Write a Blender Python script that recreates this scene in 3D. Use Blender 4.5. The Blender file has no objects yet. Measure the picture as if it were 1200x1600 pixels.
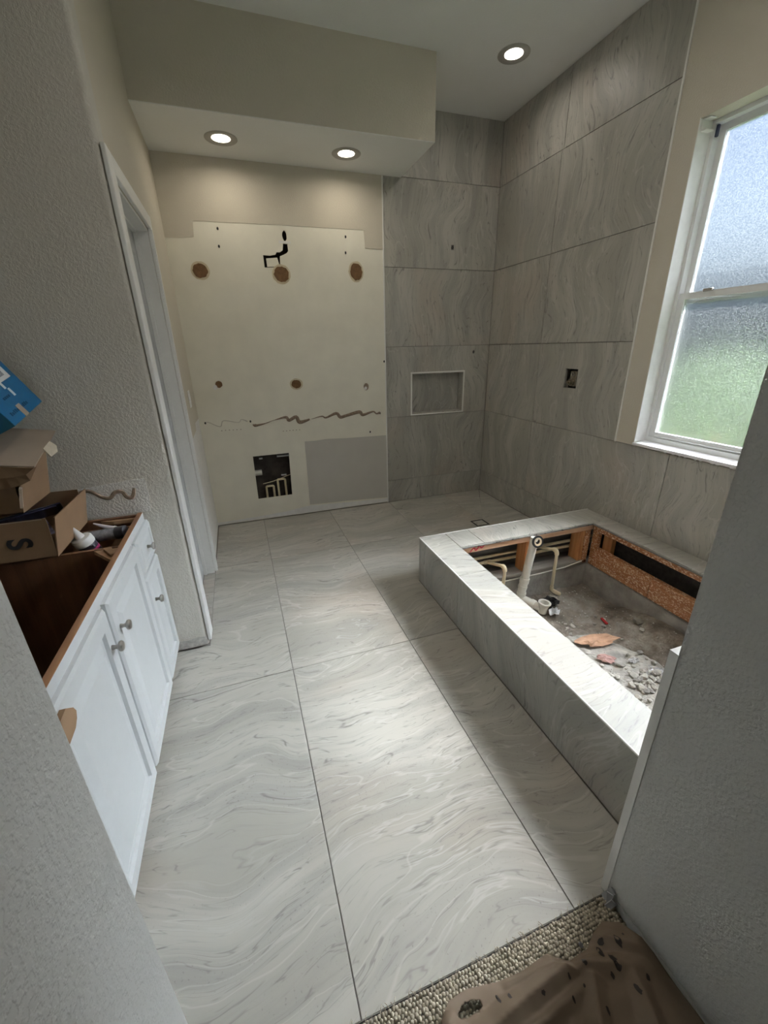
import bpy, bmesh, math, random
from mathutils import Vector, Matrix, noise
from mathutils.geometry import tessellate_polygon
random.seed(7)
SC = bpy.context.scene
COL = SC.collection

# ------------------------------------------------------------------ camera
def cam_basis(pitch, yaw, roll):
    f = Vector((math.sin(yaw)*math.cos(pitch), math.cos(yaw)*math.cos(pitch), math.sin(pitch)))
    r = Vector((math.cos(yaw), -math.sin(yaw), 0)); u = r.cross(f)
    r2 = r*math.cos(roll) + u*math.sin(roll)
    return r2, r2.cross(f), f
cd = bpy.data.cameras.new('camera'); cam = bpy.data.objects.new('camera', cd); COL.objects.link(cam)
R_, U_, F_ = cam_basis(-0.3802, 0.3246, -0.0224)
cam.matrix_world = Matrix(((R_.x, U_.x, -F_.x, 0.3244), (R_.y, U_.y, -F_.y, -3.6648), (R_.z, U_.z, -F_.z, 1.4463), (0, 0, 0, 1)))
cd.sensor_fit = 'VERTICAL'; cd.sensor_height = 36.0; cd.lens = 36.0*643.79/1600.0
cd.clip_start = 0.01; cd.clip_end = 200
SC.camera = cam

# ------------------------------------------------------------------ sky, sun, exposure
SUN_DIR = Vector((-0.275, 0.042, -0.3115)).normalized()
w = bpy.data.worlds.new('sky'); SC.world = w; w.use_nodes = True
nt = w.node_tree; nt.nodes.clear()
sky = nt.nodes.new('ShaderNodeTexSky'); sky.sky_type = 'NISHITA'; sky.sun_disc = False
sky.sun_elevation = math.radians(48); sky.sun_rotation = math.atan2(-SUN_DIR.x, -SUN_DIR.y)
sky.air_density = 1.0; sky.dust_density = 1.5
bg = nt.nodes.new('ShaderNodeBackground'); bg.inputs['Strength'].default_value = 0.10
wo = nt.nodes.new('ShaderNodeOutputWorld')
nt.links.new(sky.outputs[0], bg.inputs[0]); nt.links.new(bg.outputs[0], wo.inputs[0])
def add_sun(name, energy, ang, col, dirv):
    sl = bpy.data.lights.new(name, 'SUN'); sl.energy = energy; sl.angle = math.radians(ang); sl.color = col
    o = bpy.data.objects.new(name, sl); COL.objects.link(o); o.location = (8, -3, 8)
    o.rotation_euler = dirv.to_track_quat('-Z', 'Y').to_euler()
# the pebbled glass fans the sunlight out sideways: one sun and three weaker ones beside it
for nm, e_, ang, ky in (('sun', 14.5, 4.5, .045), ('sun_fan', 7.4, 9, -.05), ('sun_fan', 5.4, 11, -.14), ('sun_fan', 3.4, 10, .14)):
    add_sun(nm, e_, ang, (1.0, 0.985, 0.945), Vector((-0.294, ky, -0.3115)).normalized())
add_sun('glass_scatter_fill', 22.0, 48, (0.86, 0.94, 1.0), Vector((-0.33, 0.02, -0.285)).normalized())  # added wide sun lamp, imitates daylight scattered by the frosted glass
SC.view_settings.view_transform = 'Standard'; SC.view_settings.look = 'None'
SC.view_settings.exposure = 0.5; SC.view_settings.gamma = 1.0; SC.view_settings.use_curve_mapping = False
SC.cycles.max_bounces = 9; SC.cycles.diffuse_bounces = 4; SC.cycles.use_adaptive_sampling = True; SC.cycles.adaptive_threshold = 0.035; SC.cycles.transparent_max_bounces = 12
SC.cycles.use_denoising = True; SC.cycles.use_light_tree = False
LAMP_W = 3.0

# ------------------------------------------------------------------ helpers
def tag(o, label=None, cat=None, group=None, kind=None):
    if label: o['label'] = label
    if cat: o['category'] = cat
    if group: o['group'] = group
    if kind: o['kind'] = kind
    return o
def wpos(o):
    p = Vector((0, 0, 0))
    while o is not None:
        p = p + o.location; o = o.parent
    return p
def link(name, me, mat=None, parent=None, loc=(0, 0, 0), local=False):
    o = bpy.data.objects.new(name, me); COL.objects.link(o)
    o.location = Vector(loc)
    if parent is not None:
        o.parent = parent
        if not local: o.location = Vector(loc) - wpos(parent)
    if mat is not None and me is not None and len(me.materials) == 0: me.materials.append(mat)
    return o
def empty(name, loc, label=None, cat=None, group=None, kind=None, parent=None):
    o = bpy.data.objects.new(name, None); COL.objects.link(o); o.location = loc; o.empty_display_size = 0.05
    if parent is not None: o.parent = parent; o.location = Vector(loc) - wpos(parent)
    return tag(o, label, cat, group, kind)
def finish(bm, name, smooth=False, recalc=True):
    if recalc: bmesh.ops.recalc_face_normals(bm, faces=bm.faces[:])
    me = bpy.data.meshes.new(name); bm.to_mesh(me); bm.free()
    if smooth:
        for p in me.polygons: p.use_smooth = True
    return me
def add_box(bm, x0, x1, y0, y1, z0, z1, M=None):
    vs = [Vector((x, y, z)) for x in (x0, x1) for y in (y0, y1) for z in (z0, z1)]
    if M is not None: vs = [M @ v for v in vs]
    v = [bm.verts.new(p) for p in vs]
    for f in ((0, 1, 3, 2), (4, 6, 7, 5), (0, 4, 5, 1), (2, 3, 7, 6), (0, 2, 6, 4), (1, 5, 7, 3)): bm.faces.new([v[i] for i in f])
def box(name, x0, x1, y0, y1, z0, z1, mat, parent=None, bev=0.0, seg=1):
    c = Vector(((x0+x1)/2, (y0+y1)/2, (z0+z1)/2))
    bm = bmesh.new(); add_box(bm, x0-c.x, x1-c.x, y0-c.y, y1-c.y, z0-c.z, z1-c.z)
    if bev: bmesh.ops.bevel(bm, geom=bm.edges[:], offset=bev, segments=seg, affect='EDGES', profile=0.5)
    return link(name, finish(bm, name), mat, parent, c)
def lathe_bm(bm, prof, n=24, M=None, cap=True):
    rings = []
    for r, z in prof:
        ring = []
        for i in range(n):
            a = 2*math.pi*i/n; p = Vector((r*math.cos(a), r*math.sin(a), z))
            ring.append(bm.verts.new(M @ p if M is not None else p))
        rings.append(ring)
    for a, b in zip(rings, rings[1:]):
        for i in range(n): bm.faces.new((a[i], a[(i+1) % n], b[(i+1) % n], b[i]))
    if cap: bm.faces.new(rings[0][::-1]); bm.faces.new(rings[-1])
def lathe(name, prof, mat, parent=None, loc=(0, 0, 0), axis=(0, 0, 1), n=24, cap=True, smooth=True):
    q = Vector((0, 0, 1)).rotation_difference(Vector(axis).normalized()).to_matrix().to_4x4()
    bm = bmesh.new(); lathe_bm(bm, prof, n, q, cap)
    me = finish(bm, name, smooth)
    if smooth: me.set_sharp_from_angle(angle=math.radians(40))
    return link(name, me, mat, parent, loc)
def tube_bm(bm, pts, rad, n=12):
    pts = [Vector(p) for p in pts]; rings = []; prev = None
    for i, p in enumerate(pts):
        d = (pts[min(i+1, len(pts)-1)] - pts[max(i-1, 0)]).normalized()
        if prev is None:
            a = d.cross(Vector((0, 0, 1)));
            if a.length < 0.1: a = d.cross(Vector((1, 0, 0)))
            a.normalize()
        else: a = (prev - d*prev.dot(d)).normalized()
        prev = a; b = d.cross(a)
        r = rad[i] if isinstance(rad, (list, tuple)) else rad
        rings.append([bm.verts.new(p + (a*math.cos(2*math.pi*k/n) + b*math.sin(2*math.pi*k/n))*r) for k in range(n)])
    for a, b in zip(rings, rings[1:]):
        for i in range(n): bm.faces.new((a[i], a[(i+1) % n], b[(i+1) % n], b[i]))
    bm.faces.new(rings[0][::-1]); bm.faces.new(rings[-1])
def tube(name, pts, rad, mat, parent=None, n=12):
    c = Vector(pts[0]); bm = bmesh.new(); tube_bm(bm, [Vector(p)-c for p in pts], rad, n)
    me = finish(bm, name, True); me.set_sharp_from_angle(angle=math.radians(50))
    return link(name, me, mat, parent, c)
def arc_pts(p0, p1, p2, n=6):
    """quadratic bend from p0 to p2 around corner p1"""
    p0, p1, p2 = Vector(p0), Vector(p1), Vector(p2)
    return [(p0*(1-t)**2 + p1*2*t*(1-t) + p2*t*t) for t in [i/n for i in range(n+1)]]
def plate_mesh(name, outline, holes, fn0, fn1):
    """outline/holes: 2D loops; fn0/fn1 map (u,v) to the front/back 3D point"""
    loops = [[Vector((u, v, 0)) for u, v in outline]] + [[Vector((u, v, 0)) for u, v in h] for h in holes]
    tris = tessellate_polygon(loops)
    flat = [p for l in loops for p in l]
    bm = bmesh.new()
    a = [bm.verts.new(fn0(p.x, p.y)) for p in flat]; b = [bm.verts.new(fn1(p.x, p.y)) for p in flat]
    for t in tris:
        if len(set(t)) < 3: continue
        try: bm.faces.new([a[i] for i in t]); bm.faces.new([b[i] for i in reversed(t)])
        except ValueError: pass
    k = 0
    for l in loops:
        n = len(l)
        for i in range(n):
            i0, i1 = k+i, k+(i+1) % n
            try: bm.faces.new((a[i0], a[i1], b[i1], b[i0]))
            except ValueError: pass
        k += n
    bmesh.ops.dissolve_limit(bm, angle_limit=0.001, verts=[], edges=bm.edges[:]) if False else None
    return finish(bm, name)
def plate(name, outline, holes, plane, at, thick, mat, parent=None):
    """plane 'Y': (u,v)=(X,Z), thickness towards +Y; 'X': (u,v)=(Y,Z), towards +X; 'Z': (u,v)=(X,Y), towards -Z"""
    us = [p[0] for p in outline]; vs = [p[1] for p in outline]
    cu, cv = (min(us)+max(us))/2, (min(vs)+max(vs))/2
    if plane == 'Y': loc = (cu, at, cv); f0 = lambda u, v: (u-cu, 0, v-cv); f1 = lambda u, v: (u-cu, thick, v-cv)
    elif plane == 'X': loc = (at, cu, cv); f0 = lambda u, v: (0, u-cu, v-cv); f1 = lambda u, v: (thick, u-cu, v-cv)
    else: loc = (cu, cv, at); f0 = lambda u, v: (u-cu, v-cv, 0); f1 = lambda u, v: (u-cu, v-cv, -thick)
    return link(name, plate_mesh(name, outline, holes, f0, f1), mat, parent, loc)
def rect(a, b, c, d): return [(a, c), (b, c), (b, d), (a, d)]
def blob2d(cu, cv, ru, rv, n=20, jit=0.06, seed=0):
    rr = random.Random(seed)
    return [(cu+ru*(1+rr.uniform(-jit, jit))*math.cos(2*math.pi*i/n), cv+rv*(1+rr.uniform(-jit, jit))*math.sin(2*math.pi*i/n)) for i in range(n)]
def ribbon2d(pts, widths):
    """outline of a wavy band through 2D points"""
    P = [Vector(p) for p in pts]; Q = []; W = []
    n = len(P)
    for i in range(n-1):
        p0, p1, p2, p3 = P[max(i-1, 0)], P[i], P[i+1], P[min(i+2, n-1)]
        for k in range(5):
            t = k/5
            Q.append(0.5*((2*p1)+(p2-p0)*t+(2*p0-5*p1+4*p2-p3)*t*t+(3*p1-p0-3*p2+p3)*t**3))
            W.append(widths[i]*(1-t)+widths[i+1]*t)
    Q.append(P[-1]); W.append(widths[-1])
    return Q, W
def ribbon(name, pts, widths, plane, at, thick, mat, parent):
    Q, W = ribbon2d(pts, widths); bm = bmesh.new(); rows = []
    c = Q[0]
    for i, q in enumerate(Q):
        d = (Q[min(i+1, len(Q)-1)] - Q[max(i-1, 0)]).normalized(); nn = Vector((-d.y, d.x))*W[i]/2
        row = []
        for s, h in ((-1, 0), (-.5, thick), (.5, thick), (1, 0)):
            p = q + nn*s - c
            row.append(bm.verts.new((p.x, -h, p.y) if plane == 'Y' else (h, p.x, p.y)))
        rows.append(row)
    for a, b in zip(rows, rows[1:]):
        for k in range(3): bm.faces.new((a[k], a[k+1], b[k+1], b[k]))
    return link(name, finish(bm, name, recalc=False), mat, parent, (c.x, at, c.y) if plane == 'Y' else (at, c.x, c.y))

# ------------------------------------------------------------------ materials
def nmat(name):
    m = bpy.data.materials.new(name); m.use_nodes = True
    return m, m.node_tree, m.node_tree.nodes['Principled BSDF']
def N(t, typ, **kw):
    n = t.nodes.new(typ)
    for k, v in kw.items(): setattr(n, k, v)
    return n
def simple(name, col, rough=0.5, metal=0.0, var=0.06, nscale=30, bump=0.0, bscale=80, bdist=0.002, coat=0.0):
    m, t, p = nmat(name)
    tc = N(t, 'ShaderNodeTexCoord')
    nz = N(t, 'ShaderNodeTexNoise'); nz.inputs['Scale'].default_value = nscale; nz.inputs['Detail'].default_value = 4
    t.links.new(tc.outputs['Object'], nz.inputs['Vector'])
    r = N(t, 'ShaderNodeMapRange'); r.inputs['To Min'].default_value = 1-var; r.inputs['To Max'].default_value = 1+var
    r.inputs['From Min'].default_value = 0.3; r.inputs['From Max'].default_value = 0.7
    t.links.new(nz.outputs['Fac'], r.inputs['Value'])
    mul = N(t, 'ShaderNodeVectorMath', operation='SCALE'); mul.inputs[0].default_value = col
    t.links.new(r.outputs[0], mul.inputs['Scale']); t.links.new(mul.outputs[0], p.inputs['Base Color'])
    p.inputs['Roughness'].default_value = rough; p.inputs['Metallic'].default_value = metal
    if coat: p.inputs['Coat Weight'].default_value = coat
    if bump:
        n2 = N(t, 'ShaderNodeTexNoise'); n2.inputs['Scale'].default_value = bscale; n2.inputs['Detail'].default_value = 2
        t.links.new(tc.outputs['Object'], n2.inputs['Vector'])
        b = N(t, 'ShaderNodeBump'); b.inputs['Strength'].default_value = bump; b.inputs['Distance'].default_value = bdist
        t.links.new(n2.outputs['Fac'], b.inputs['Height']); t.links.new(b.outputs[0], p.inputs['Normal'])
    return m
def tile_mat(name):
    """veined porcelain: veins run along the short side (local y) of each tile, every tile cut from another spot"""
    m, t, p = nmat(name); L = t.links.new
    tc = N(t, 'ShaderNodeTexCoord'); oi = N(t, 'ShaderNodeObjectInfo')
    off = N(t, 'ShaderNodeVectorMath', operation='SCALE'); off.inputs[0].default_value = (41.0, 23.0, 0.0)
    L(oi.outputs['Random'], off.inputs['Scale'])
    flat = N(t, 'ShaderNodeVectorMath', operation='MULTIPLY'); flat.inputs[1].default_value = (1, 1, 0.0)
    L(tc.outputs['Object'], flat.inputs[0])
    add = N(t, 'ShaderNodeVectorMath', operation='ADD'); L(flat.outputs[0], add.inputs[0]); L(off.outputs[0], add.inputs[1])
    def warp(vec, scale, amt, detail=2):
        nz = N(t, 'ShaderNodeTexNoise'); nz.inputs['Scale'].default_value = scale; nz.inputs['Detail'].default_value = detail
        L(vec, nz.inputs['Vector'])
        s = N(t, 'ShaderNodeVectorMath', operation='SUBTRACT'); s.inputs[1].default_value = (.5, .5, .5); L(nz.outputs['Color'], s.inputs[0])
        k = N(t, 'ShaderNodeVectorMath', operation='SCALE'); k.inputs['Scale'].default_value = amt; L(s.outputs[0], k.inputs[0])
        a = N(t, 'ShaderNodeVectorMath', operation='ADD'); L(vec, a.inputs[0]); L(k.outputs[0], a.inputs[1]); return a.outputs[0]
    v1 = warp(add.outputs[0], 1.6, 0.44, 1); v2 = warp(v1, 8.0, 0.03, 2)
    def stretched(sx, sy, rot, scale, detail, rough=0.55, vec=None):
        mp = N(t, 'ShaderNodeMapping'); mp.inputs['Rotation'].default_value = (0, 0, rot); mp.inputs['Scale'].default_value = (sx, sy, 1)
        L(vec or v2, mp.inputs['Vector'])
        nz = N(t, 'ShaderNodeTexNoise'); nz.inputs['Scale'].default_value = scale; nz.inputs['Detail'].default_value = detail; nz.inputs['Roughness'].default_value = rough
        L(mp.outputs[0], nz.inputs['Vector']); return nz.outputs['Fac']
    def band(fac, c, wd):
        s = N(t, 'ShaderNodeMath', operation='SUBTRACT'); s.inputs[1].default_value = c; L(fac, s.inputs[0])
        a = N(t, 'ShaderNodeMath', operation='ABSOLUTE'); L(s.outputs[0], a.inputs[0])
        r = N(t, 'ShaderNodeMapRange', interpolation_type='SMOOTHSTEP'); r.inputs['From Max'].default_value = wd; r.inputs['To Min'].default_value = 1; r.inputs['To Max'].default_value = 0
        L(a.outputs[0], r.inputs['Value']); return r.outputs[0]
    def mul(a, b):
        k = N(t, 'ShaderNodeMath', operation='MULTIPLY'); L(a, k.inputs[0])
        if isinstance(b, float): k.inputs[1].default_value = b
        else: L(b, k.inputs[1])
        return k.outputs[0]
    def mixc(fac, A, B):
        k = N(t, 'ShaderNodeMix', data_type='RGBA')
        L(fac, k.inputs['Factor'])
        for s, q in ((k.inputs[6], A), (k.inputs[7], B)):
            if isinstance(q, tuple): s.default_value = (*q, 1)
            else: L(q, s)
        return k.outputs[2]
    def ramp(fac, a, b):
        r = N(t, 'ShaderNodeMapRange', interpolation_type='SMOOTHSTEP'); r.inputs['From Min'].default_value = a; r.inputs['From Max'].default_value = b
        L(fac, r.inputs['Value']); return r.outputs[0]
    big = stretched(2.4, 0.5, 0.35, 1.6, 3); mid = stretched(6.0, 0.8, 0.35, 1.6, 4, 0.6); fine = stretched(30.0, 2.2, 0.35, 1.6, 3, 0.65)
    def contour(fac, k, c0, wd):
        q = mul(fac, k); f = N(t, 'ShaderNodeMath', operation='FRACT'); L(q, f.inputs[0]); return band(f.outputs[0], c0, wd)
    patch = ramp(stretched(1.6, .8, 0.1, 1.1, 2, vec=v1), .46, .62)
    c = mixc(ramp(big, .36, .64), (0.385, 0.37, 0.325), (0.485, 0.468, 0.42))
    c = mixc(mul(ramp(mid, .44, .68), 0.65), c, (0.315, 0.305, 0.28))
    c = mixc(mul(ramp(stretched(1.2, .9, 0.9, 1.3, 2), .52, .72), 0.5), c, (0.45, 0.38, 0.315))
    c = mixc(mul(ramp(fine, .46, .72), 0.28), c, (0.27, 0.26, 0.24))
    c = mixc(mul(mul(contour(mid, 5.0, .3, .07), patch), 0.45), c, (0.58, 0.57, 0.545))
    c = mixc(mul(mul(contour(mid, 13.0, .7, .12), ramp(fine, .40, .62)), 0.62), c, (0.205, 0.195, 0.175))
    c = mixc(mul(band(big, .47, .007), 0.35), c, (0.60, 0.58, 0.54))
    c = mixc(mul(mul(band(big, .56, .006), ramp(fine, .42, .6)), 0.75), c, (0.17, 0.16, 0.145))
    spk = N(t, 'ShaderNodeTexNoise'); spk.inputs['Scale'].default_value = 130; spk.inputs['Detail'].default_value = 2; L(add.outputs[0], spk.inputs['Vector'])
    c = mixc(mul(mul(ramp(spk.outputs['Fac'], .62, .74), ramp(mid, .42, .58)), 0.55), c, (0.19, 0.18, 0.165))
    L(c, p.inputs['Base Color'])
    p.inputs['Roughness'].default_value = 0.42; p.inputs['Specular IOR Level'].default_value = 0.4
    b = N(t, 'ShaderNodeBump'); b.inputs['Strength'].default_value = 0.12; b.inputs['Distance'].default_value = 0.001
    L(fine, b.inputs['Height']); L(b.outputs[0], p.inputs['Normal'])
    return m
def paint_mat(name, col, strength=0.35, scale=120, dist=0.0014, rough=0.75):
    """orange-peel wall paint"""
    m, t, p = nmat(name); L = t.links.new
    tc = N(t, 'ShaderNodeTexCoord')
    nz = N(t, 'ShaderNodeTexNoise'); nz.inputs['Scale'].default_value = scale; nz.inputs['Detail'].default_value = 2.5; nz.inputs['Roughness'].default_value = 0.5
    L(tc.outputs['Object'], nz.inputs['Vector'])
    r = N(t, 'ShaderNodeMapRange', interpolation_type='SMOOTHSTEP'); r.inputs['From Min'].default_value = 0.40; r.inputs['From Max'].default_value = 0.62
    L(nz.outputs['Fac'], r.inputs['Value'])
    b = N(t, 'ShaderNodeBump'); b.inputs['Strength'].default_value = strength; b.inputs['Distance'].default_value = dist
    L(r.outputs[0], b.inputs['Height']); L(b.outputs[0], p.inputs['Normal'])
    n2 = N(t, 'ShaderNodeTexNoise'); n2.inputs['Scale'].default_value = 3; L(tc.outputs['Object'], n2.inputs['Vector'])
    q = N(t, 'ShaderNodeMapRange'); q.inputs['To Min'].default_value = 0.96; q.inputs['To Max'].default_value = 1.04; L(n2.outputs['Fac'], q.inputs['Value'])
    k = N(t, 'ShaderNodeVectorMath', operation='SCALE'); k.inputs[0].default_value = col; L(q.outputs[0], k.inputs['Scale']); L(k.outputs[0], p.inputs['Base Color'])
    p.inputs['Roughness'].default_value = rough; p.inputs['Specular IOR Level'].default_value = 0.3
    return m
def wood_mat(name, c1, c2, axis=0, scale=6, rough=0.6, flakes=0.0):
    m, t, p = nmat(name); L = t.links.new
    tc = N(t, 'ShaderNodeTexCoord'); mp = N(t, 'ShaderNodeMapping'); s = [9.0, 9.0, 9.0]; s[axis] = 0.7
    mp.inputs['Scale'].default_value = s; L(tc.outputs['Object'], mp.inputs['Vector'])
    nz = N(t, 'ShaderNodeTexNoise'); nz.inputs['Scale'].default_value = scale; nz.inputs['Detail'].default_value = 6; nz.inputs['Distortion'].default_value = 0.6
    L(mp.outputs[0], nz.inputs['Vector'])
    cr = N(t, 'ShaderNodeValToRGB'); cr.color_ramp.elements[0].color = (*c1, 1); cr.color_ramp.elements[1].color = (*c2, 1)
    cr.color_ramp.elements[0].position = 0.32; cr.color_ramp.elements[1].position = 0.68
    L(nz.outputs['Fac'], cr.inputs[0]); out = cr.outputs[0]
    if flakes:
        mp2 = N(t, 'ShaderNodeMapping'); s2 = [150.0, 150.0, 150.0]; s2[axis] = 70.0; mp2.inputs['Scale'].default_value = s2; L(tc.outputs['Object'], mp2.inputs['Vector'])
        vo = N(t, 'ShaderNodeTexVoronoi'); vo.inputs['Scale'].default_value = 1.6; L(mp2.outputs[0], vo.inputs['Vector'])
        sep = N(t, 'ShaderNodeSeparateColor'); L(vo.outputs['Color'], sep.inputs[0])
        r = N(t, 'ShaderNodeMapRange'); r.inputs['From Min'].default_value = 0.74; r.inputs['From Max'].default_value = 0.8; L(sep.outputs[0], r.inputs['Value'])
        mx = N(t, 'ShaderNodeMix', data_type='RGBA'); L(r.outputs[0], mx.inputs['Factor']); L(out, mx.inputs[6]); mx.inputs[7].default_value = (0.70, 0.52, 0.36, 1); out = mx.outputs[2]
    L(out, p.inputs['Base Color']); p.inputs['Roughness'].default_value = rough
    return m
def emit_mat(name, col, s):
    m, t, p = nmat(name); p.inputs['Base Color'].default_value = (0.9, 0.9, 0.9, 1)
    p.inputs['Emission Color'].default_value = (*col, 1); p.inputs['Emission Strength'].default_value = s
    return m
def glass_mat():
    """obscure glass: some light goes straight through, the rest is scattered by the pebbled surface"""
    m, t, p = nmat('frosted_glass'); t.nodes.remove(p); L = t.links.new
    out = t.nodes['Material Output']
    tc = N(t, 'ShaderNodeTexCoord')
    nz = N(t, 'ShaderNodeTexNoise'); nz.inputs['Scale'].default_value = 170; nz.inputs['Detail'].default_value = 2; L(tc.outputs['Object'], nz.inputs['Vector'])
    b = N(t, 'ShaderNodeBump'); b.inputs['Strength'].default_value = 0.5; b.inputs['Distance'].default_value = 0.002; L(nz.outputs['Fac'], b.inputs['Height'])
    rf = N(t, 'ShaderNodeBsdfRefraction'); rf.inputs['Roughness'].default_value = 0.55; rf.inputs['IOR'].default_value = 1.25
    rf.inputs['Color'].default_value = (0.97, 0.985, 1.0, 1); L(b.outputs[0], rf.inputs['Normal'])
    tr = N(t, 'ShaderNodeBsdfTransparent'); tr.inputs['Color'].default_value = (0.97, 0.98, 1.0, 1)
    tl = N(t, 'ShaderNodeBsdfTranslucent'); tl.inputs['Color'].default_value = (0.95, 0.97, 1.0, 1)
    gl = N(t, 'ShaderNodeBsdfGlossy'); gl.inputs['Roughness'].default_value = 0.3
    r = N(t, 'ShaderNodeMapRange'); r.inputs['From Min'].default_value = .4; r.inputs['From Max'].default_value = .6; r.inputs['To Min'].default_value = 0.0; r.inputs['To Max'].default_value = 0.025
    L(nz.outputs['Fac'], r.inputs['Value'])
    m1 = N(t, 'ShaderNodeMixShader'); L(r.outputs[0], m1.inputs[0]); L(rf.outputs[0], m1.inputs[1]); L(tl.outputs[0], m1.inputs[2])
    m2 = N(t, 'ShaderNodeMixShader'); m2.inputs[0].default_value = 0.32; L(m1.outputs[0], m2.inputs[1]); L(tr.outputs[0], m2.inputs[2])
    m3 = N(t, 'ShaderNodeMixShader'); m3.inputs[0].default_value = 0.03; L(m2.outputs[0], m3.inputs[1]); L(gl.outputs[0], m3.inputs[2])
    L(m3.outputs[0], out.inputs['Surface'])
    return m

TILE = tile_mat('veined_porcelain')
GROUT = simple('grout', (0.20, 0.19, 0.175), 0.9)
BEIGE = paint_mat('beige_paint', (0.60, 0.555, 0.465))
BEIGE2 = paint_mat('greige_paint', (0.60, 0.575, 0.52), strength=0.36, scale=110, dist=0.002)
HALL = paint_mat('hall_paint', (0.60, 0.595, 0.565), strength=0.40, scale=125, dist=0.0018)
CEIL = paint_mat('ceiling_paint', (0.82, 0.82, 0.79), scale=110, strength=0.3)
CREAM = simple('old_cream_drywall', (0.80, 0.77, 0.66), 0.6, var=0.04, nscale=6)
GREYP = simple('old_grey_paint', (0.54, 0.515, 0.465), 0.65, var=0.02, nscale=9)
WPATCH = simple('bare_drywall', (0.78, 0.77, 0.74), 0.7, var=0.05, nscale=18)
TRIM = simple('white_trim', (0.80, 0.80, 0.78), 0.4, var=0.02)
DOORM = simple('door_paint', (0.46, 0.47, 0.475), 0.4, var=0.02)
CABW = simple('cabinet_white', (0.64, 0.66, 0.67), 0.35, var=0.015)
VINYL = simple('vinyl', (0.80, 0.81, 0.80), 0.35, var=0.02)
METALW = simple('edge_profile', (0.80, 0.79, 0.75), 0.35, var=0.02)
NICKEL = simple('brushed_nickel', (0.40, 0.385, 0.36), 0.28, metal=1.0, var=0.03)
RAWWOOD = wood_mat('raw_wood', (0.20, 0.095, 0.045), (0.30, 0.155, 0.075), axis=1, scale=5)
CABIN = wood_mat('cabinet_inside', (0.085, 0.034, 0.013), (0.14, 0.060, 0.024), axis=2, scale=5)
DRAWW = wood_mat('drawer_wood', (0.28, 0.16, 0.085), (0.40, 0.25, 0.14), axis=0, scale=6)
PINE = wood_mat('stained_pine', (0.42, 0.17, 0.055), (0.58, 0.28, 0.11), axis=2, scale=5)
PLATE = wood_mat('stained_plate', (0.48, 0.27, 0.15), (0.62, 0.40, 0.26), axis=0, scale=5)
LSL = wood_mat('strand_lumber', (0.30, 0.11, 0.035), (0.44, 0.20, 0.08), axis=1, scale=8, flakes=1.0)
GREYW = wood_mat('weathered_sill', (0.20, 0.18, 0.155), (0.32, 0.29, 0.255), axis=0, scale=5)
CARD = simple('cardboard', (0.205, 0.122, 0.062), 0.8, var=0.05, nscale=14)
CARDL = simple('cardboard_pale', (0.34, 0.265, 0.20), 0.8, var=0.07, nscale=8)
BLUE = simple('blue_carton', (0.006, 0.12, 0.27), 0.35, var=0.05, nscale=8)
TEAL = simple('teal_carton', (0.006, 0.10, 0.17), 0.4, var=0.05)
WHITE = simple('white_print', (0.80, 0.80, 0.80), 0.5, var=0.02)
INK = simple('black_ink', (0.012, 0.012, 0.014), 0.6)
GREYINK = simple('grey_ink', (0.30, 0.31, 0.33), 0.6, var=0.5, nscale=200)
DARKBLUE = simple('blue_ink', (0.004, 0.05, 0.12), 0.6)
PLASTIC = simple('white_plastic', (0.78, 0.77, 0.74), 0.4, var=0.03)
CPVC = simple('cream_pipe', (0.72, 0.62, 0.42), 0.4, var=0.06, nscale=12)
PVC = simple('white_pipe', (0.80, 0.78, 0.70), 0.4, var=0.05, nscale=10)
BLACKR = simple('black_rubber', (0.015, 0.015, 0.016), 0.6)
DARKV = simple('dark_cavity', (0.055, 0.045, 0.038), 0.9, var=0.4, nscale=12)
FELT = simple('black_felt', (0.05, 0.045, 0.042), 0.95, var=0.3, nscale=40)
CONC = simple('concrete', (0.34, 0.325, 0.30), 0.95, var=0.22, nscale=12, bump=0.8, bscale=50, bdist=0.006)
DIRT = simple('pit_dirt', (0.30, 0.26, 0.215), 0.95, var=0.35, nscale=16, bump=0.9, bscale=60, bdist=0.008)
ROCK = simple('mortar_rubble', (0.56, 0.535, 0.48), 0.95, var=0.25, nscale=40, bump=0.6, bscale=120)
ROCKD = simple('grey_rubble', (0.33, 0.31, 0.28), 0.95, var=0.3, nscale=40, bump=0.6, bscale=120)
GLUE = simple('brown_adhesive', (0.17, 0.09, 0.038), 0.8, var=0.25, nscale=40)
GLUE2 = simple('wall_adhesive', (0.26, 0.195, 0.14), 0.8, var=0.3, nscale=60)
HALO = simple('torn_paper_ring', (0.60, 0.52, 0.36), 0.8, var=0.08)
BRASS = simple('brass', (0.36, 0.32, 0.26), 0.4, metal=1.0, var=0.2, nscale=60)
KRAFT = simple('kraft_paper', (0.165, 0.12, 0.08), 0.75, var=0.12, nscale=7)
STAIN = simple('dark_splash', (0.022, 0.016, 0.013), 0.5)
CARPET = simple('carpet_loops', (0.42, 0.375, 0.295), 0.95, var=0.22, nscale=140)
FOIL = simple('foil', (0.75, 0.75, 0.76), 0.35, metal=0.6, bump=1.0, bscale=90, bdist=0.01)
PAPERO = simple('orange_paper', (0.52, 0.31, 0.20), 0.85, var=0.15, nscale=30)
RED = simple('red_plastic', (0.50, 0.015, 0.015), 0.4)
PURPLE = simple('lilac_print', (0.34, 0.32, 0.44), 0.5, var=0.5, nscale=40)
NAVY = simple('navy_folder', (0.012, 0.014, 0.03), 0.35)
GLASS = glass_mat()

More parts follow.
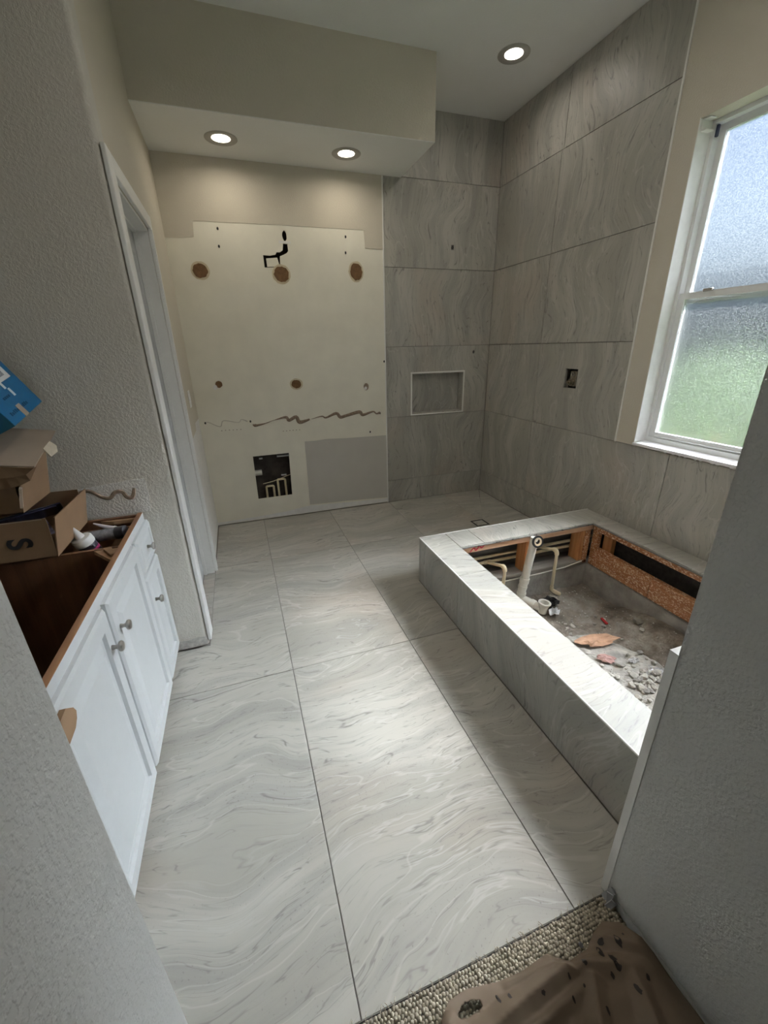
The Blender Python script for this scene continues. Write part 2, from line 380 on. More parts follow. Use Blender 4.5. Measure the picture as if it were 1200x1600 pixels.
# ------------------------------------------------------------------ key dimensions (metres)
XT, XR, H = 1.606, 2.649, 3.1055
ROWS = [0.0, 0.2224, 0.836, 1.448, 2.059, 2.671, H]
G = 0.0017                                        # half a grout joint
ZS, YS, XS = 2.667, -0.607, 1.757                 # soffit
YE = -3.215                                       # tile / carpet line
XA, YA, HT = 1.295, -1.475, 0.3115                # tub deck
IX0, IX1, IY1, IY0 = 1.475, 2.49, -1.69, -3.03    # opening in the deck
TT = 0.010
DY0_, DY1_ = -1.592, -0.862

M_BACK = Matrix(((1, 0, 0), (0, 0, -1), (0, 1, 0)))
M_RIGHT = Matrix(((0, 0, -1), (-1, 0, 0), (0, 1, 0)))
M_FLOOR = Matrix(((0, -1, 0), (1, 0, 0), (0, 0, 1)))
M_FAR = Matrix(((-1, 0, 0), (0, 0, 1), (0, 1, 0)))
M_DECKX = Matrix(((1, 0, 0), (0, 1, 0), (0, 0, 1)))
def tile(name, M, origin, lx, ly, parent, outline=None, holes=(), thick=TT, edge=0.0008):
    """tile lying in its own plane: local x/y along its sides, local z outwards; origin = lower corner on the face"""
    M4 = M.to_4x4()
    if outline is None and not holes:
        bm = bmesh.new(); add_box(bm, G, lx-G, G, ly-G, -thick, 0)
        es = [e for e in bm.edges if all(v.co.z > -1e-6 for v in e.verts)]
        bmesh.ops.bevel(bm, geom=es, offset=edge, segments=1, affect='EDGES')
        me = finish(bm, name)
    else:
        me = plate_mesh(name, outline or rect(G, lx-G, G, ly-G), holes, lambda u, v: (u, v, 0), lambda u, v: (u, v, -thick))
    o = link(name, me, TILE, parent, origin)
    o.rotation_euler = M.to_euler()
    return o

# ================================================================== the room
def structure(o, label, cat): return tag(o, label, cat, kind='structure')
# ---- floor slab with the sunken tub pit
floor = plate('floor', rect(-0.72, 2.75, YE-0.005, 0.12), [rect(1.44, 2.50, -3.06, -1.68)], 'Z', -TT, 0.26, CONC)
structure(floor, 'pale veined large-format tile floor of the bathroom', 'floor')
gf = plate('grout_bed', rect(-0.70, 2.655, YE, 0.008), [rect(1.40, 2.60, -3.10, -1.60)], 'Z', -0.0025, 0.0072, GROUT, floor)
CX = [-0.217, 0.393, 1.003, 1.613]
for cy0, cy1 in ((-0.81, 0.0), (-2.02, -0.81), (YE, -2.02)):
    for i in range(3):
        x0, x1 = CX[i], CX[i+1]; y0, y1 = cy0, cy1
        if i == 0 and cy0 > -1.0: x0 = 0.004
        if i == 0 and cy0 == -2.02:
            tile('floor_tile', M_FLOOR, (x1, y0, 0), y1-y0, x1-x0, floor,
                 outline=[(G, G), (y1-y0-G, G), (y1-y0-G, x1-0.004), (-1.69-y0, x1-0.004), (-1.69-y0, x1-x0-G), (G, x1-x0-G)]); continue
        if i == 2 and y1 < -1.0:
            x1 = min(x1, XA-0.002) if cy0 < -2.1 else x1
        if i == 2 and cy0 == -2.02:
            o = tile('floor_tile', M_FLOOR, (x1, y0, 0), y1-y0, x1-x0, floor,
                 outline=[(G, x1-XA+.002), (YA-.002-y0, x1-XA+.002), (YA-.002-y0, G), (y1-y0-G, G), (y1-y0-G, x1-x0-G), (G, x1-x0-G)]); continue
        tile('floor_tile', M_FLOOR, (x1, y0, 0), y1-y0, x1-x0, floor)
for y0, y1 in ((-2.02, YE),): tile('floor_tile', M_FLOOR, (CX[0], YE, 0), -2.02-YE, 0.483, floor)
tile('floor_tile', M_FLOOR, (CX[0], -2.02, 0), -1.69+2.02, 0.483, floor)
tile('floor_tile', M_FLOOR, (0.003, DY0_+.012, -.0005), DY1_-DY0_-.024, .075, floor)
# shower pan: cuts run to the square drain
SX, SY, SR = 2.178, -0.79, 0.062
def pan(pts):
    x1 = max(p[0] for p in pts); y0 = min(p[1] for p in pts)
    tile('floor_tile', M_FLOOR, (x1, y0, 0), 1, 1, floor, outline=[(y-y0, x1-x) for x, y in pts])
g = G
pan([(1.613+g, -0.0), (1.613+g, SY-SR*0.3-g), (SX-SR-g, SY-SR*0.3-g), (SX-SR-g, SY+SR+g), (2.205-g, SY+SR+g), (2.225-g, -0.0)])
pan([(2.225+g, 0), (2.205+g, SY+SR+g), (2.245, SY+SR+g), (2.635, -0.01), (2.635, 0)])
pan([(2.645, -0.006), (2.645, SY-SR*0.3-g), (SX+SR+g, SY-SR*0.3-g), (SX+SR+g, SY+SR+0.004)])
pan([(1.613+g, SY-SR*0.3), (1.613+g, YA-.002), (2.645, YA-.002), (2.645, SY-SR*0.3), (SX+SR+g, SY-SR*0.3), (SX+SR+g, SY-SR-g), (SX-SR-g, SY-SR-g), (SX-SR-g, SY-SR*0.3)][::-1])
dr = empty('shower_drain', (SX, SY, 0), 'square tile-insert shower drain with a dark slot frame in the shower floor', 'drain')
plate('frame', rect(SX-SR, SX+SR, SY-SR, SY+SR), [rect(SX-SR+.012, SX+SR-.012, SY-SR+.012, SY+SR-.012)], 'Z', 0.0, 0.008, BLACKR, dr)
tile('insert', M_FLOOR, (SX+SR-.014, SY-SR+.014, 0.0005), 2*SR-.028, 2*SR-.028, dr, thick=0.007)

# ---- ceiling and soffit
ceil = box('ceiling', -2.0, 4.2 - 1.45, -6.6, 0.2, H, H+0.12, CEIL); structure(ceil, 'white textured ceiling with a recessed light', 'ceiling')
soff = box('soffit', 0.0, XS, YS, 0.002, ZS+0.004, H, BEIGE); structure(soff, 'beige dropped soffit box over the bare vanity wall', 'soffit')
box('soffit_underside', 0.0, XS-0.0005, YS+0.0005, 0.001, ZS, ZS+0.004, CEIL, soff)

# ---- back wall: bare drywall left, tile right
ACC = [(0.372, 0.203), (0.672, 0.206), (0.682, 0.596), (0.375, 0.594)]
SLOT = [(.652, 2.024), (.650, 2.106), (.700, 2.104), (.742, 2.112), (.752, 2.128), (.775, 2.128), (.798, 2.142), (.806, 2.186), (.838, 2.184), (.840, 2.140), (.826, 2.124), (.800, 2.112), (.774, 2.102), (.768, 2.028)]
SLOT2 = blob2d(.822, 2.236, .017, .034, 12, .08, 3)
wb = plate('wall_back', [(0, 0.006), (XT, 0.006), (XT, ZS), (0, ZS)], [ACC, SLOT, SLOT2], 'Y', 0.0, 0.0127, CREAM)
structure(wb, 'bare cream drywall at the far end with glue spots, cut-outs and old paint', 'wall')
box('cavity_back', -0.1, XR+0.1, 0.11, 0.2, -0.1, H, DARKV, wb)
for nm, x0, x1 in (('stud', 0.28, 0.318), ('stud', 0.88, 0.918), ('stud', 1.1, 1.138), ('stud', 1.55, 1.588)):
    box(nm, x0, x1, 0.0135, 0.109, 0.0, ZS, PINE, wb)
plate('paint_band', [(0, 2.186), (.095, 2.187), (.188, 2.198), (.198, 2.293), (.7, 2.300), (1.440, 2.304), (1.449, 2.182), (1.597, 2.178), (1.597, ZS), (0, ZS)], [], 'Y', -0.0022, 0.0022, BEIGE, wb)
plate('old_paint_patch', [(.824, .086), (1.2, .075), (1.600, .054), (1.604, .676), (1.2, .682), (1.02, .690), (.93, .683), (.830, .684)], [], 'Y', -0.0012, 0.0012, GREYP, wb)
plate('drywall_flap', [(.672, 2.030), (.765, 2.034), (.752, 2.092), (.670, 2.084)], [], 'Y', 0.001, 0.011, CREAM, wb)
plate('paper_strip', rect(.775, .862, 2.186, 2.202), [], 'Y', -0.001, 0.001, WPATCH, wb)
for i, (u, v, r1, r2, h, mt) in enumerate(((.195, 1.989, .050, .046, 1.3, GLUE), (.772, 1.982, .056, .054, 1.25, GLUE), (1.366, 2.016, .050, .060, 1.25, GLUE), (.196, 1.200, .026, .026, 1.0, GLUE), (.805, 1.174, .040, .034, 1.35, GLUE), (1.416, 1.125, .022, .030, 1.15, GLUE2))):
    if h > 1.2: plate('torn_ring', blob2d(u, v, r1*h, r2*h, 24, .03, i+30), [], 'Y', -0.0006, 0.0006, HALO, wb)
    plate('glue_spot', blob2d(u, v, r1, r2, 22, .07, i), [], 'Y', -0.0022, 0.0022, mt, wb)
for u, v, r in ((.166, 1.178, .016), (1.412, 1.112, .012)): plate('spackle_spot', blob2d(u, v, r, r*1.2, 12, .15, int(u*99)), [], 'Y', -0.0032, 0.0032, WPATCH, wb)
for u, v in ((.355, 2.256), (.347, 2.147), (1.292, 2.252), (1.286, 2.145), (1.590, 1.33), (.045, .905), (.395, .893), (1.54, .884), (1.44, .72)):
    plate('screw_hole', blob2d(u, v, .007, .010, 10, .15, int(u*70)), [], 'Y', -0.0014, 0.0014, INK, wb)
ribbon('glue_line', [(0.423, 0.869), (0.432, 0.856), (0.514, 0.868), (0.587, 0.889), (0.689, 0.907), (0.712, 0.879), (0.776, 0.904), (0.803, 0.857), (0.891, 0.875)], [.03, .022, .008, .004, .022, .026, .028, .034, .014], 'Y', -0.0003, .004, GLUE2, wb)
ribbon('glue_line', [(0.907, 0.876), (0.999, 0.894), (1.036, 0.879), (1.130, 0.910), (1.165, 0.875), (1.222, 0.884), (1.343, 0.908), (1.376, 0.880), (1.472, 0.903), (1.505, 0.882), (1.540, 0.890)], [.003, .010, .014, .026, .028, .026, .030, .026, .014, .012, .022], 'Y', -0.0003, .004, GLUE2, wb)
ribbon('glue_line', [(0.041, 0.904), (0.068, 0.909), (0.153, 0.868), (0.186, 0.914), (0.297, 0.892), (0.327, 0.915), (0.372, 0.894)], [.004, .006, .007, .007, .005, .005, .012], 'Y', -0.0003, .001, simple('faint_glue', (0.55, 0.51, 0.43), .8), wb)
for i in range(6):
    plate('nick', blob2d(.16+.03*i, .835+.002*random.uniform(-1, 1), .005, .003, 8, .2, i), [], 'Y', -0.001, 0.001, GLUE2, wb)
    plate('nick', blob2d(.655+.028*i, .792+.002*random.uniform(-1, 1), .005, .003, 8, .2, i+9), [], 'Y', -0.001, 0.001, GLUE2, wb)
plate('torn_base', [(.0, .012), (.8, .012), (1.600, .012), (1.600, .046), (1.2, .058), (.826, .078), (.6, .05), (.3, .038), (0, .03)], [], 'Y', -0.0008, 0.0008, WPATCH, wb)
# tile backer, niche and stub-out openings
NX0, NX1, NZ0, NZ1 = 1.857, 2.389, 0.851, 1.217
backer = plate('tile_backer', rect(XT, XR+0.1, -0.02, H), [rect(NX0, NX1, NZ0, NZ1)], 'Y', TT-0.0025, 0.012, GROUT, wb)
wr_w = XR - XT
for k in range(6):
    z0, z1 = ROWS[k], ROWS[k+1]
    holes = []
    if k == 2: holes = [rect(NX0-XT, NX1-XT, NZ0-z0, NZ1-z0), blob2d(2.485-XT, 1.388-z0, .012, .016, 12, .08, 5)]
    if k == 4: holes = [rect(2.212-XT, 2.240-XT, 2.203-z0, 2.240-z0)]
    tile('wall_tile', M_BACK, (XT, 0, z0), wr_w, z1-z0, wb, holes=holes)
box('edge_profile', XT-0.010, XT+0.0005, -0.004, 0.004, 0.002, ZS, METALW, wb)
# niche
nb = wb
tile('niche_back', M_BACK, (NX0, 0.088, NZ0), NX1-NX0, NZ1-NZ0, nb)
tile('niche_floor', Matrix(((1, 0, 0), (0, 1, 0), (0, 0, 1))), (NX0, 0.0, NZ0+.008), NX1-NX0, .088, nb, thick=.008)
tile('niche_top', Matrix(((1, 0, 0), (0, -1, 0), (0, 0, -1))), (NX0, 0.088, NZ1-.008), NX1-NX0, .088, nb, thick=.008)
tile('niche_side', Matrix(((0, 0, 1), (1, 0, 0), (0, 1, 0))), (NX0+.008, 0.0, NZ0+.008), .088, NZ1-NZ0-.016, nb, thick=.008)
tile('niche_side', M_RIGHT, (NX1-.008, 0.088, NZ0+.008), .088, NZ1-NZ0-.016, nb, thick=.008)
plate('niche_rim', rect(NX0-.012, NX1+.012, NZ0-.010, NZ1+.012), [rect(NX0+.001, NX1-.001, NZ0+.001, NZ1-.001)], 'Y', -0.004, 0.012, METALW, nb)
for x, z, lab in ((2.226, 2.221, 'capped black stub-out high on the tiled shower back wall'), (2.485, 1.388, 'small dark pipe stub-out beside the niche in the shower')):
    e = empty('pipe_stub', (x, 0.02, z), lab, 'pipe stub')
    lathe('pipe', [(.0095, 0), (.0095, .016), (.006, .016), (.006, .004)], BLACKR, e, (x, 0.018, z), (0, -1, 0), 12)
    box('cavity_plug', x-.018, x+.018, 0.0205, 0.024, z-.022, z+.022, BLACKR, e)
# plumbing in the access opening
pl = empty('wall_plumbing', (0.52, 0.06, 0.18), 'cream pipe loops and drain elbow inside the wall access opening', 'pipes')
for x0, x1, zt in ((.455, .520, .292), (.562, .628, .345)):
    tube('pipe_loop', [(x0, .07, .16), (x0, .07, zt-.01)] + arc_pts((x0, .07, zt-.01), (x0, .07, zt), (x0+.012, .07, zt), 3) + arc_pts((x1-.012, .07, zt), (x1, .07, zt), (x1, .07, zt-.01), 3) + [(x1, .07, .16)], .010, CPVC, pl)
tube('drain_elbow', [(.50, .085, .475)] + arc_pts((.50, .085, .475), (.575, .085, .475), (.575, .085, .405), 8) + [(.575, .085, .30)], .022, simple('black_drain', (.10, .10, .10), .35), pl)
tube('drain_stub', [(.33, .08, .425), (.435, .08, .425)], .026, PVC, pl)
tube('wire', [(.43, .035, .33), (.52, .03, .345), (.69, .03, .395)], .0025, CPVC, pl, 6)
for a, b, c in ((.425, .455, .555), (.58, .70, .560), (.60, .645, .385)): box('strap', a, b, .06, .075, c-.006, c+.006, FOIL, pl)

# ---- left wall with the door
DY0, DY1, DZ = -1.592, -0.862, 2.045
wl = plate('wall_left', [(DY0, ZS+.44), (DY0, DZ), (DY1, DZ), (DY1, 0.004), (0.0, 0.004), (0.0, ZS+.44)], [], 'X', -0.12, 0.12, BEIGE)
structure(wl, 'narrow beige wall beside the closed white door', 'wall')
plate('bare_patch', [(-.79, .02), (-.004, .02), (-.004, .945), (-.30, .955), (-.34, .905), (-.79, .90)], [], 'X', 0.0, 0.0012, WPATCH, wl)
# vanity end wall with a rounded outer corner
rr = 0.022; foot = [(-0.72, -1.69)] + [(-rr + rr*math.sin(a), -1.69 + rr - rr*math.cos(a)) for a in [i*math.pi/2/6 for i in range(7)]] + [(0.0, DY0), (-0.72, DY0)]
wv = link('wall_vanity_end', plate_mesh('wall_vanity_end', [(x+.36, y+1.65) for x, y in foot], [], lambda u, v: (u, v, H), lambda u, v: (u, v, 0.012)), BEIGE2, None, (-.36, -1.65, 0))
for p in wv.data.polygons: p.use_smooth = abs(p.normal.z) < .5
wv.data.set_sharp_from_angle(angle=math.radians(30))
structure(wv, 'textured greige wall at the far end of the vanity cabinet', 'wall')
plate('splash_patch', [(-.70, .786), (-.118, .786), (-.108, .860), (-.112, .938), (-.2, .934), (-.32, .922), (-.70, .905)], [], 'Y', -1.6912, 0.0012, paint_mat('bare_textured', (.78, .77, .74), strength=.45, scale=105, dist=.002), wv)
ribbon('glue_line', [(-.40, .895), (-0.331, 0.908), (-0.291, 0.878), (-0.258, 0.867), (-0.234, 0.889), (-0.207, 0.888), (-0.193, 0.862), (-0.172, 0.861), (-0.158, 0.900)], [.014, .015, .015, .016, .017, .017, .018, .018, .012], 'Y', -1.6914, .003, GLUE2, wv)
plate('scraped_base', [(-.14, .014), (-.004, .014), (-.004, .062), (-.05, .070), (-.09, .062), (-.14, .066)], [], 'Y', -1.6912, 0.0012, simple('scraped', (.50, .49, .46), .9, var=.25, nscale=50), wv)
wvb = box('wall_vanity_back', -0.82, -0.70, YE-0.005, -1.60, 0, H, BEIGE2); structure(wvb, 'greige wall behind the vanity cabinet', 'wall')
# door, jambs, casing
d = empty('door_1', (-0.075, -1.22, 0), 'closed grey-white panel door in the left wall', 'door', kind='structure')
def door_slab(name, x, y0, y1, z0, z1, rings, mat, parent):
    """front towards +X: nested rectangles (inset, height)"""
    bm = bmesh.new(); loops = []
    for ins, hh in rings:
        loops.append([bm.verts.new((hh, a, b)) for a, b in ((y0+ins, z0+ins), (y1-ins, z0+ins), (y1-ins, z1-ins), (y0+ins, z1-ins))])
    for a, b in zip(loops, loops[1:]):
        for i in range(4): bm.faces.new((a[i], a[(i+1) % 4], b[(i+1) % 4], b[i]))
    bm.faces.new(loops[-1]); bm.faces.new(loops[0][::-1])
    c = Vector(((0), (y0+y1)/2, (z0+z1)/2))
    for v in bm.verts: v.co -= c
    return link(name, finish(bm, name), mat, parent, Vector((x, 0, 0))+c)
PAN = [(0, 0), (0, .001), (.012, .010), (.022, .010), (.034, .001), (.060, .001), (.085, .007)]
box('slab', -0.105, -0.070, DY0+.012, DY1-.012, 0.010, DZ-.012, DOORM, d)
for z0, z1 in ((0.16, 0.80), (0.92, 1.93)): door_slab('door_panel', -0.070, DY0+.11, DY1-.11, z0, z1, PAN, DOORM, d)
for y in (DY0, DY1-.012): box('jamb', -0.12, 0.0, y, y+.012, 0.0, DZ, TRIM, d)
box('head_jamb', -0.12, 0.0, DY0, DY1, DZ-.012, DZ, TRIM, d)
box('door_stop', -0.069, -0.050, DY1-.024, DY1-.012, 0.0, DZ-.012, TRIM, d)
box('door_stop', -0.069, -0.050, DY0+.012, DY1-.024, DZ-.024, DZ-.012, TRIM, d)
lathe('handle', [(.026, 0), (.026, .006), (.010, .010), (.010, .035), (.024, .045), (.024, .062), (.012, .068)], NICKEL, d, (-0.070, DY0+.075, 0.93), (1, 0, 0), 18)
t1 = empty('trim_1', (0.008, -1.22, 0), 'white wooden casing around the closed door', 'door casing', kind='structure')
box('casing_leg', 0.0, 0.017, -1.688, DY0-.004, 0.035, DZ+.07, TRIM, t1, .003)
box('casing_leg', 0.0, 0.017, DY1+.004, -0.792, 0.002, DZ+.07, TRIM, t1, .003)
box('casing_head', 0.0, 0.017, DY0-.004, DY1+.004, DZ+.004, DZ+.07, TRIM, t1, .003)
box('casing_bead', 0.017, 0.020, DY1+.010, DY1+.018, 0.002, DZ, TRIM, t1, .001)
sw = empty('light_switch', (0.0, -0.40, 1.14), 'white light switch plate on the wall between door and corner', 'switch')
box('plate', 0.0, 0.006, -0.44, -0.36, 1.08, 1.195, PLASTIC, sw, .002); box('rocker', 0.006, 0.009, -0.417, -0.383, 1.105, 1.17, PLASTIC, sw, .001)

# ---- right wall: tile and window
WY0, WY1, WZ0, WZ1 = -3.10, -1.735, 0.846, 2.455
wr = plate('wall_right', rect(-3.32, -1.600, 0.8375, H), [rect(WY0, WY1, WZ0, WZ1)], 'X', XR, 0.10, BEIGE)
structure(wr, 'beige plaster wall around the frosted window above the tile', 'wall')
VA = (-1.054, -1.178, 1.138, 1.272)                # valve opening y1,y0,z0,z1
plate('tile_backer', rect(-3.32, 0.1, -0.2, H), [rect(WY0-.02, WY1+.02, WZ0-.012, WZ1+.02), rect(VA[1], VA[0], VA[2], VA[3])], 'X', XR+TT-.0025, .012, GROUT, wr)
plate('outer_shell', rect(-3.32, 0.2, -0.25, H+.1), [rect(WY0-.02, WY1+.02, WZ0-.02, WZ1+.02)], 'X', XR+.095, .05, simple('stucco', (.55, .50, .42), .9), wr)
for k in range(6):
    z0, z1 = ROWS[k], ROWS[k+1]
    js = [0.0, -0.757 if k == 5 else -0.739, -1.596] if k >= 2 else [0.0, -0.739, -1.985, YE+.012]
    for a, b in zip(js, js[1:]):
        holes = []
        if k == 2 and a < -0.5: holes = [rect(a-VA[0], a-VA[1], VA[2]-z0, VA[3]-z0)]
        tile('wall_tile', M_RIGHT, (XR, a, z0), a-b, z1-z0, wr, holes=holes)
box('edge_profile', XR-.005, XR+.004, -1.604, -1.594, 0.836, H, METALW, wr)
pts = [(WY1+.125, .8335)]
vl = empty('shower_valve', (2.68, -1.116, 1.205), 'bare brass shower valve in a rectangular hole in the tiled wall', 'valve')
box('valve_body', 2.668, 2.70, -1.15, -1.085, 1.15, 1.258, BRASS, vl, .004)
lathe('stem', [(.026, 0), (.026, .012), (.018, .012), (.018, .03), (.009, .03), (.009, .048)], BRASS, vl, (2.668, -1.112, 1.178), (-1, 0, 0), 16)
lathe('stem', [(.016, 0), (.016, .01), (.008, .012), (.008, .02)], NICKEL, vl, (2.668, -1.12, 1.235), (-1, 0, 0), 14)
box('cavity_plug', 2.7, 2.72, VA[1]-.01, VA[0]+.01, VA[2]-.01, VA[3]+.01, BLACKR, vl)
# window
win = empty('window_1', (2.76, (WY0+WY1)/2, WZ0), 'white vinyl single-hung window with frosted glass', 'window', kind='structure')
FX0, FX1 = 2.735, 2.80
def ring_frame(name, y0, y1, z0, z1, wd, x0, x1, parent, wb_=None):
    wb_ = wb_ or wd
    o = plate(name, rect(y0, y1, z0, z1), [rect(y0+wd, y1-wd, z0+wb_, z1-wd)], 'X', x0, x1-x0, VINYL, parent)
    return o
ring_frame('frame', WY0, WY1, WZ0+.012, WZ1, .022, FX0, FX1, win, .032)
MZ = 1.668
for nm, z0, z1, x0, x1 in (('lower_sash', WZ0+.044, MZ+.022, 2.745, 2.768), ('upper_sash', MZ-.028, WZ1-.022, 2.772, 2.795)):
    s = ring_frame(nm, WY0+.022, WY1-.022, z0, z1, .032, x0, x1, win)
    box('pane', x0+.008, x0+.013, WY0+.050, WY1-.050, z0+.028, z1-.028, GLASS, s)
    if nm == 'lower_sash':
        box('lift_rail', x0-.008, x0, WY0+.10, WY1-.06, z0+.006, z0+.014, VINYL, s, .002)
        box('sash_lock', x0-.012, x0+.006, WY1-.20, WY1-.15, z1-.004, z1+.010, NICKEL, s, .003)
box('balance_clip', 2.738, 2.752, WY1-.036, WY1-.024, WZ1-.075, WZ1-.026, simple('navy_clip', (.05, .06, .12), .4), win, .002)
box('reveal_jamb', XR, FX0, WY1-.004, WY1, WZ0+.016, WZ1-.0, WPATCH, win); box('reveal_jamb', XR, FX0, WY0, WY0+.004, WZ0+.016, WZ1, WPATCH, win)
box('reveal_head', XR, FX0, WY0+.004, WY1-.004, WZ1-.004, WZ1, BEIGE, win)
bm = bmesh.new(); n = 46                      # sill with a chipped front edge
ys = [WY0 + (WY1+.004-WY0)*i/n for i in range(n+1)]
rows = [[bm.verts.new((x-2.69 + (random.uniform(-.004, .002) if j == 0 and 0 < i < n else 0), y+2.35, z-.85)) for j, (x, z) in enumerate(((XR-.006, .842), (XR-.004, .856), (FX0, .862), (FX0, .842)))] for i, y in enumerate(ys)]
for a, b in zip(rows, rows[1:]):
    for k in range(4): bm.faces.new((a[k], a[(k+1) % 4], b[(k+1) % 4], b[k]))
bm.faces.new(rows[0]); bm.faces.new(rows[-1][::-1])
link('window_sill', finish(bm, 'window_sill'), WHITE, win, (2.69, -2.35, .85))
rc = random.Random(4)
for i in range(9):
    y = -1.95 - .045*i + rc.uniform(-.015, .015)
    bm = bmesh.new(); bmesh.ops.create_icosphere(bm, subdivisions=1, radius=1)
    for v in bm.verts: v.co = Vector((v.co.x*.005, v.co.y*rc.uniform(.006, .014), v.co.z*rc.uniform(.003, .006)))
    link('plaster_crumb', finish(bm, 'plaster_crumb'), WHITE, win, (XR-.004, y, .840))
bb = empty('blind_bracket', (2.69, (WY1-.0045)-.02, (WZ1-.0045)-.04), 'pale clip bracket left in the upper corner of the window opening', 'bracket')
box('bracket_back', XR+.012, XR+.056, (WY1-.0045)-.004, (WY1-.0045), (WZ1-.0045)-.050, (WZ1-.0045)-.001, PLASTIC, bb, .0015)
box('bracket_top', XR+.012, XR+.056, (WY1-.0045)-.040, (WY1-.0045)-.004, (WZ1-.0045)-.006, (WZ1-.0045)-.001, PLASTIC, bb, .0015)
box('bracket_foot', XR+.010, XR+.058, (WY1-.0045)-.034, (WY1-.0045)-.004, (WZ1-.0045)-.053, (WZ1-.0045)-.047, PLASTIC, bb, .0015)
for x in (.024, .042): box('bracket_hole', XR+x, XR+x+.006, (WY1-.0045)-.022, (WY1-.0045)-.012, (WZ1-.0045)-.0475, (WZ1-.0045)-.0465, BLACKR, bb)

# ---- entry walls on both sides of the camera, and the dim hall behind it
XL, XW = 0.085, 1.113
we = box('wall_entry_right', XW, 2.75, -4.6, YE+.0, 0, H, HALL); structure(we, 'grey textured wall on the right of the entry opening', 'wall')
wel = box('wall_entry_left', -0.82, XL, -4.6, YE-.005, 0, H, HALL, bev=0); structure(wel, 'pale textured wall on the left of the entry opening', 'wall')
tiles_end = [(XW+.003, 2.0), (2.0, XR)]
for a, b in tiles_end:
    tile('wall_tile', M_FAR, (b, YE+.016, 0.0), b-a, .836, we, thick=.012)
box('edge_profile', XW-.002, XW+.0035, YE-.002, YE+.018, 0.0, .838, METALW, we)
box('tile_cap', XW-.002, XR, YE-.002, YE+.018, .836, .842, METALW, we)
trm = empty('baseboard_entry', (XW, -3.9, 0), 'low battered white baseboard strip along the entry wall', 'baseboard', kind='structure')
bm = bmesh.new(); rows = []
for i in range(26):
    y = YE-.035 - i*.05; j = random.uniform(-.002, .002); s = min(1, i/3)
    rows.append([bm.verts.new((x, y+3.9, z)) for x, z in ((0, 0), (-.014*s-.003, 0), (-.014*s-.003+j, .020+.014*s+j), (-.004, .026+.02*s+j), (0, .026+.02*s))])
for a, b in zip(rows, rows[1:]):
    for k in range(5): bm.faces.new((a[k], a[(k+1) % 5], b[(k+1) % 5], b[k]))
link('strip', finish(bm, 'strip'), simple('scuffed_white', (.55, .545, .53), .6, var=.1, nscale=14), trm, (XW, -3.9, 0))
for i, (y, z, l, t) in enumerate(((YE-.012, .0, .050, .25), (YE-.022, .004, .036, -.2), (YE-.030, .002, .028, .5))):
    o = box('torn_shard', -.0015, .0015, -.008, .008, 0, l, simple('torn_vinyl', (.42, .43, .44), .5), trm)
    o.location = Vector((XW-.010-.004*i, y, z+l/2)) - trm.location; o.rotation_euler = (t, .25, .4*i)
hf = box('floor_hall', -2.0, 2.75, -6.6, YE-.004, -.06, -.012, simple('carpet_backing', (.40, .36, .30), .95, var=.2, nscale=160)); structure(hf, 'carpeted floor of the dim room behind the entry', 'floor')
whb = box('wall_hall_back', -2.0, 2.75, -6.6, -6.48, -.06, H, HALL); structure(whb, 'back wall of the room behind the entry', 'wall')
whl = box('wall_hall_left', -2.0, -1.9, -6.48, -4.6, -.06, H, HALL); structure(whl, 'left wall of the room behind the entry', 'wall')
whf = box('wall_hall_front', -1.9, -0.82, -4.72, -4.6, -.06, H, HALL); structure(whf, 'short wall beside the entry in the room behind', 'wall')
whr = box('wall_hall_right', 2.65, 2.75, -6.48, -4.6, -.06, H, HALL); structure(whr, 'right wall of the room behind the entry', 'wall')

# ================================================================== tub deck
tub = empty('tub_deck', (XA, YA, 0), 'tiled raised tub deck with an empty opening and exposed framing', 'tub deck')
def board(name, x0, x1, y0, y1, z0, z1, mat, bev=.003): return box(name, x0, x1, y0, y1, z0, z1, mat, tub, bev)
# tile skins
zt = HT
aj = [YA, -1.995, YE+.018]
board('apron_backer', XA+.0085, XA+.022, YE+.02, YA-.01, 0.0, HT-.012, GROUT, 0)
M_LEFT = Matrix(((0, 0, -1), (-1, 0, 0), (0, 1, 0)))
for a, b in zip(aj, aj[1:]): tile('apron_tile', M_LEFT, (XA, a, 0.0), a-b, HT-.004, tub)
tile('apron_tile', M_FAR, (2.55, YA, 0.0), 2.55-XA-1.0+1.0, HT-.003, tub)
board('end_backer', XA+.022, XR-.0055, YA-.022, YA-.0085, 0.0, HT-.012, GROUT, 0)
plate('deck_backer', rect(XA+.002, XR-.0055, YE+.018, YA-.002), [rect(IX0+.004, IX1-.004, IY0+.004, IY1-.004)], 'Z', HT-.0085, .008, GROUT, tub)
# deck tiles: left run, far run, right run, near run
for a, b in ((YA, -1.985), (-1.985, YE+.018)): tile('deck_tile', M_RIGHT if False else Matrix(((0, 1, 0), (-1, 0, 0), (0, 0, 1))), (XA, a, HT), a-b, IX0-XA, tub)
for a, b in ((IX0, 1.641), (1.641, XR-.004)): tile('deck_tile', M_DECKX, (a, IY1, HT), b-a, YA-IY1, tub)
for a, b in ((IY1, -2.06), (-2.06, IY0)): tile('deck_tile', Matrix(((0, 1, 0), (-1, 0, 0), (0, 0, 1))), (IX1, a, HT), a-b, XR-IX1-.004, tub)
tile('deck_tile', M_DECKX, (IX0, YE+.018, HT), XR-IX0-.004, IY0-YE-.018, tub)
board('edge_profile', XA-.0015, XA+.005, YE+.018, YA+.0015, HT-.006, HT+.0012, METALW, .001)
board('edge_profile', XA+.005, XR-.0055, YA-.005, YA+.0015, HT-.006, HT+.0012, METALW, .001)
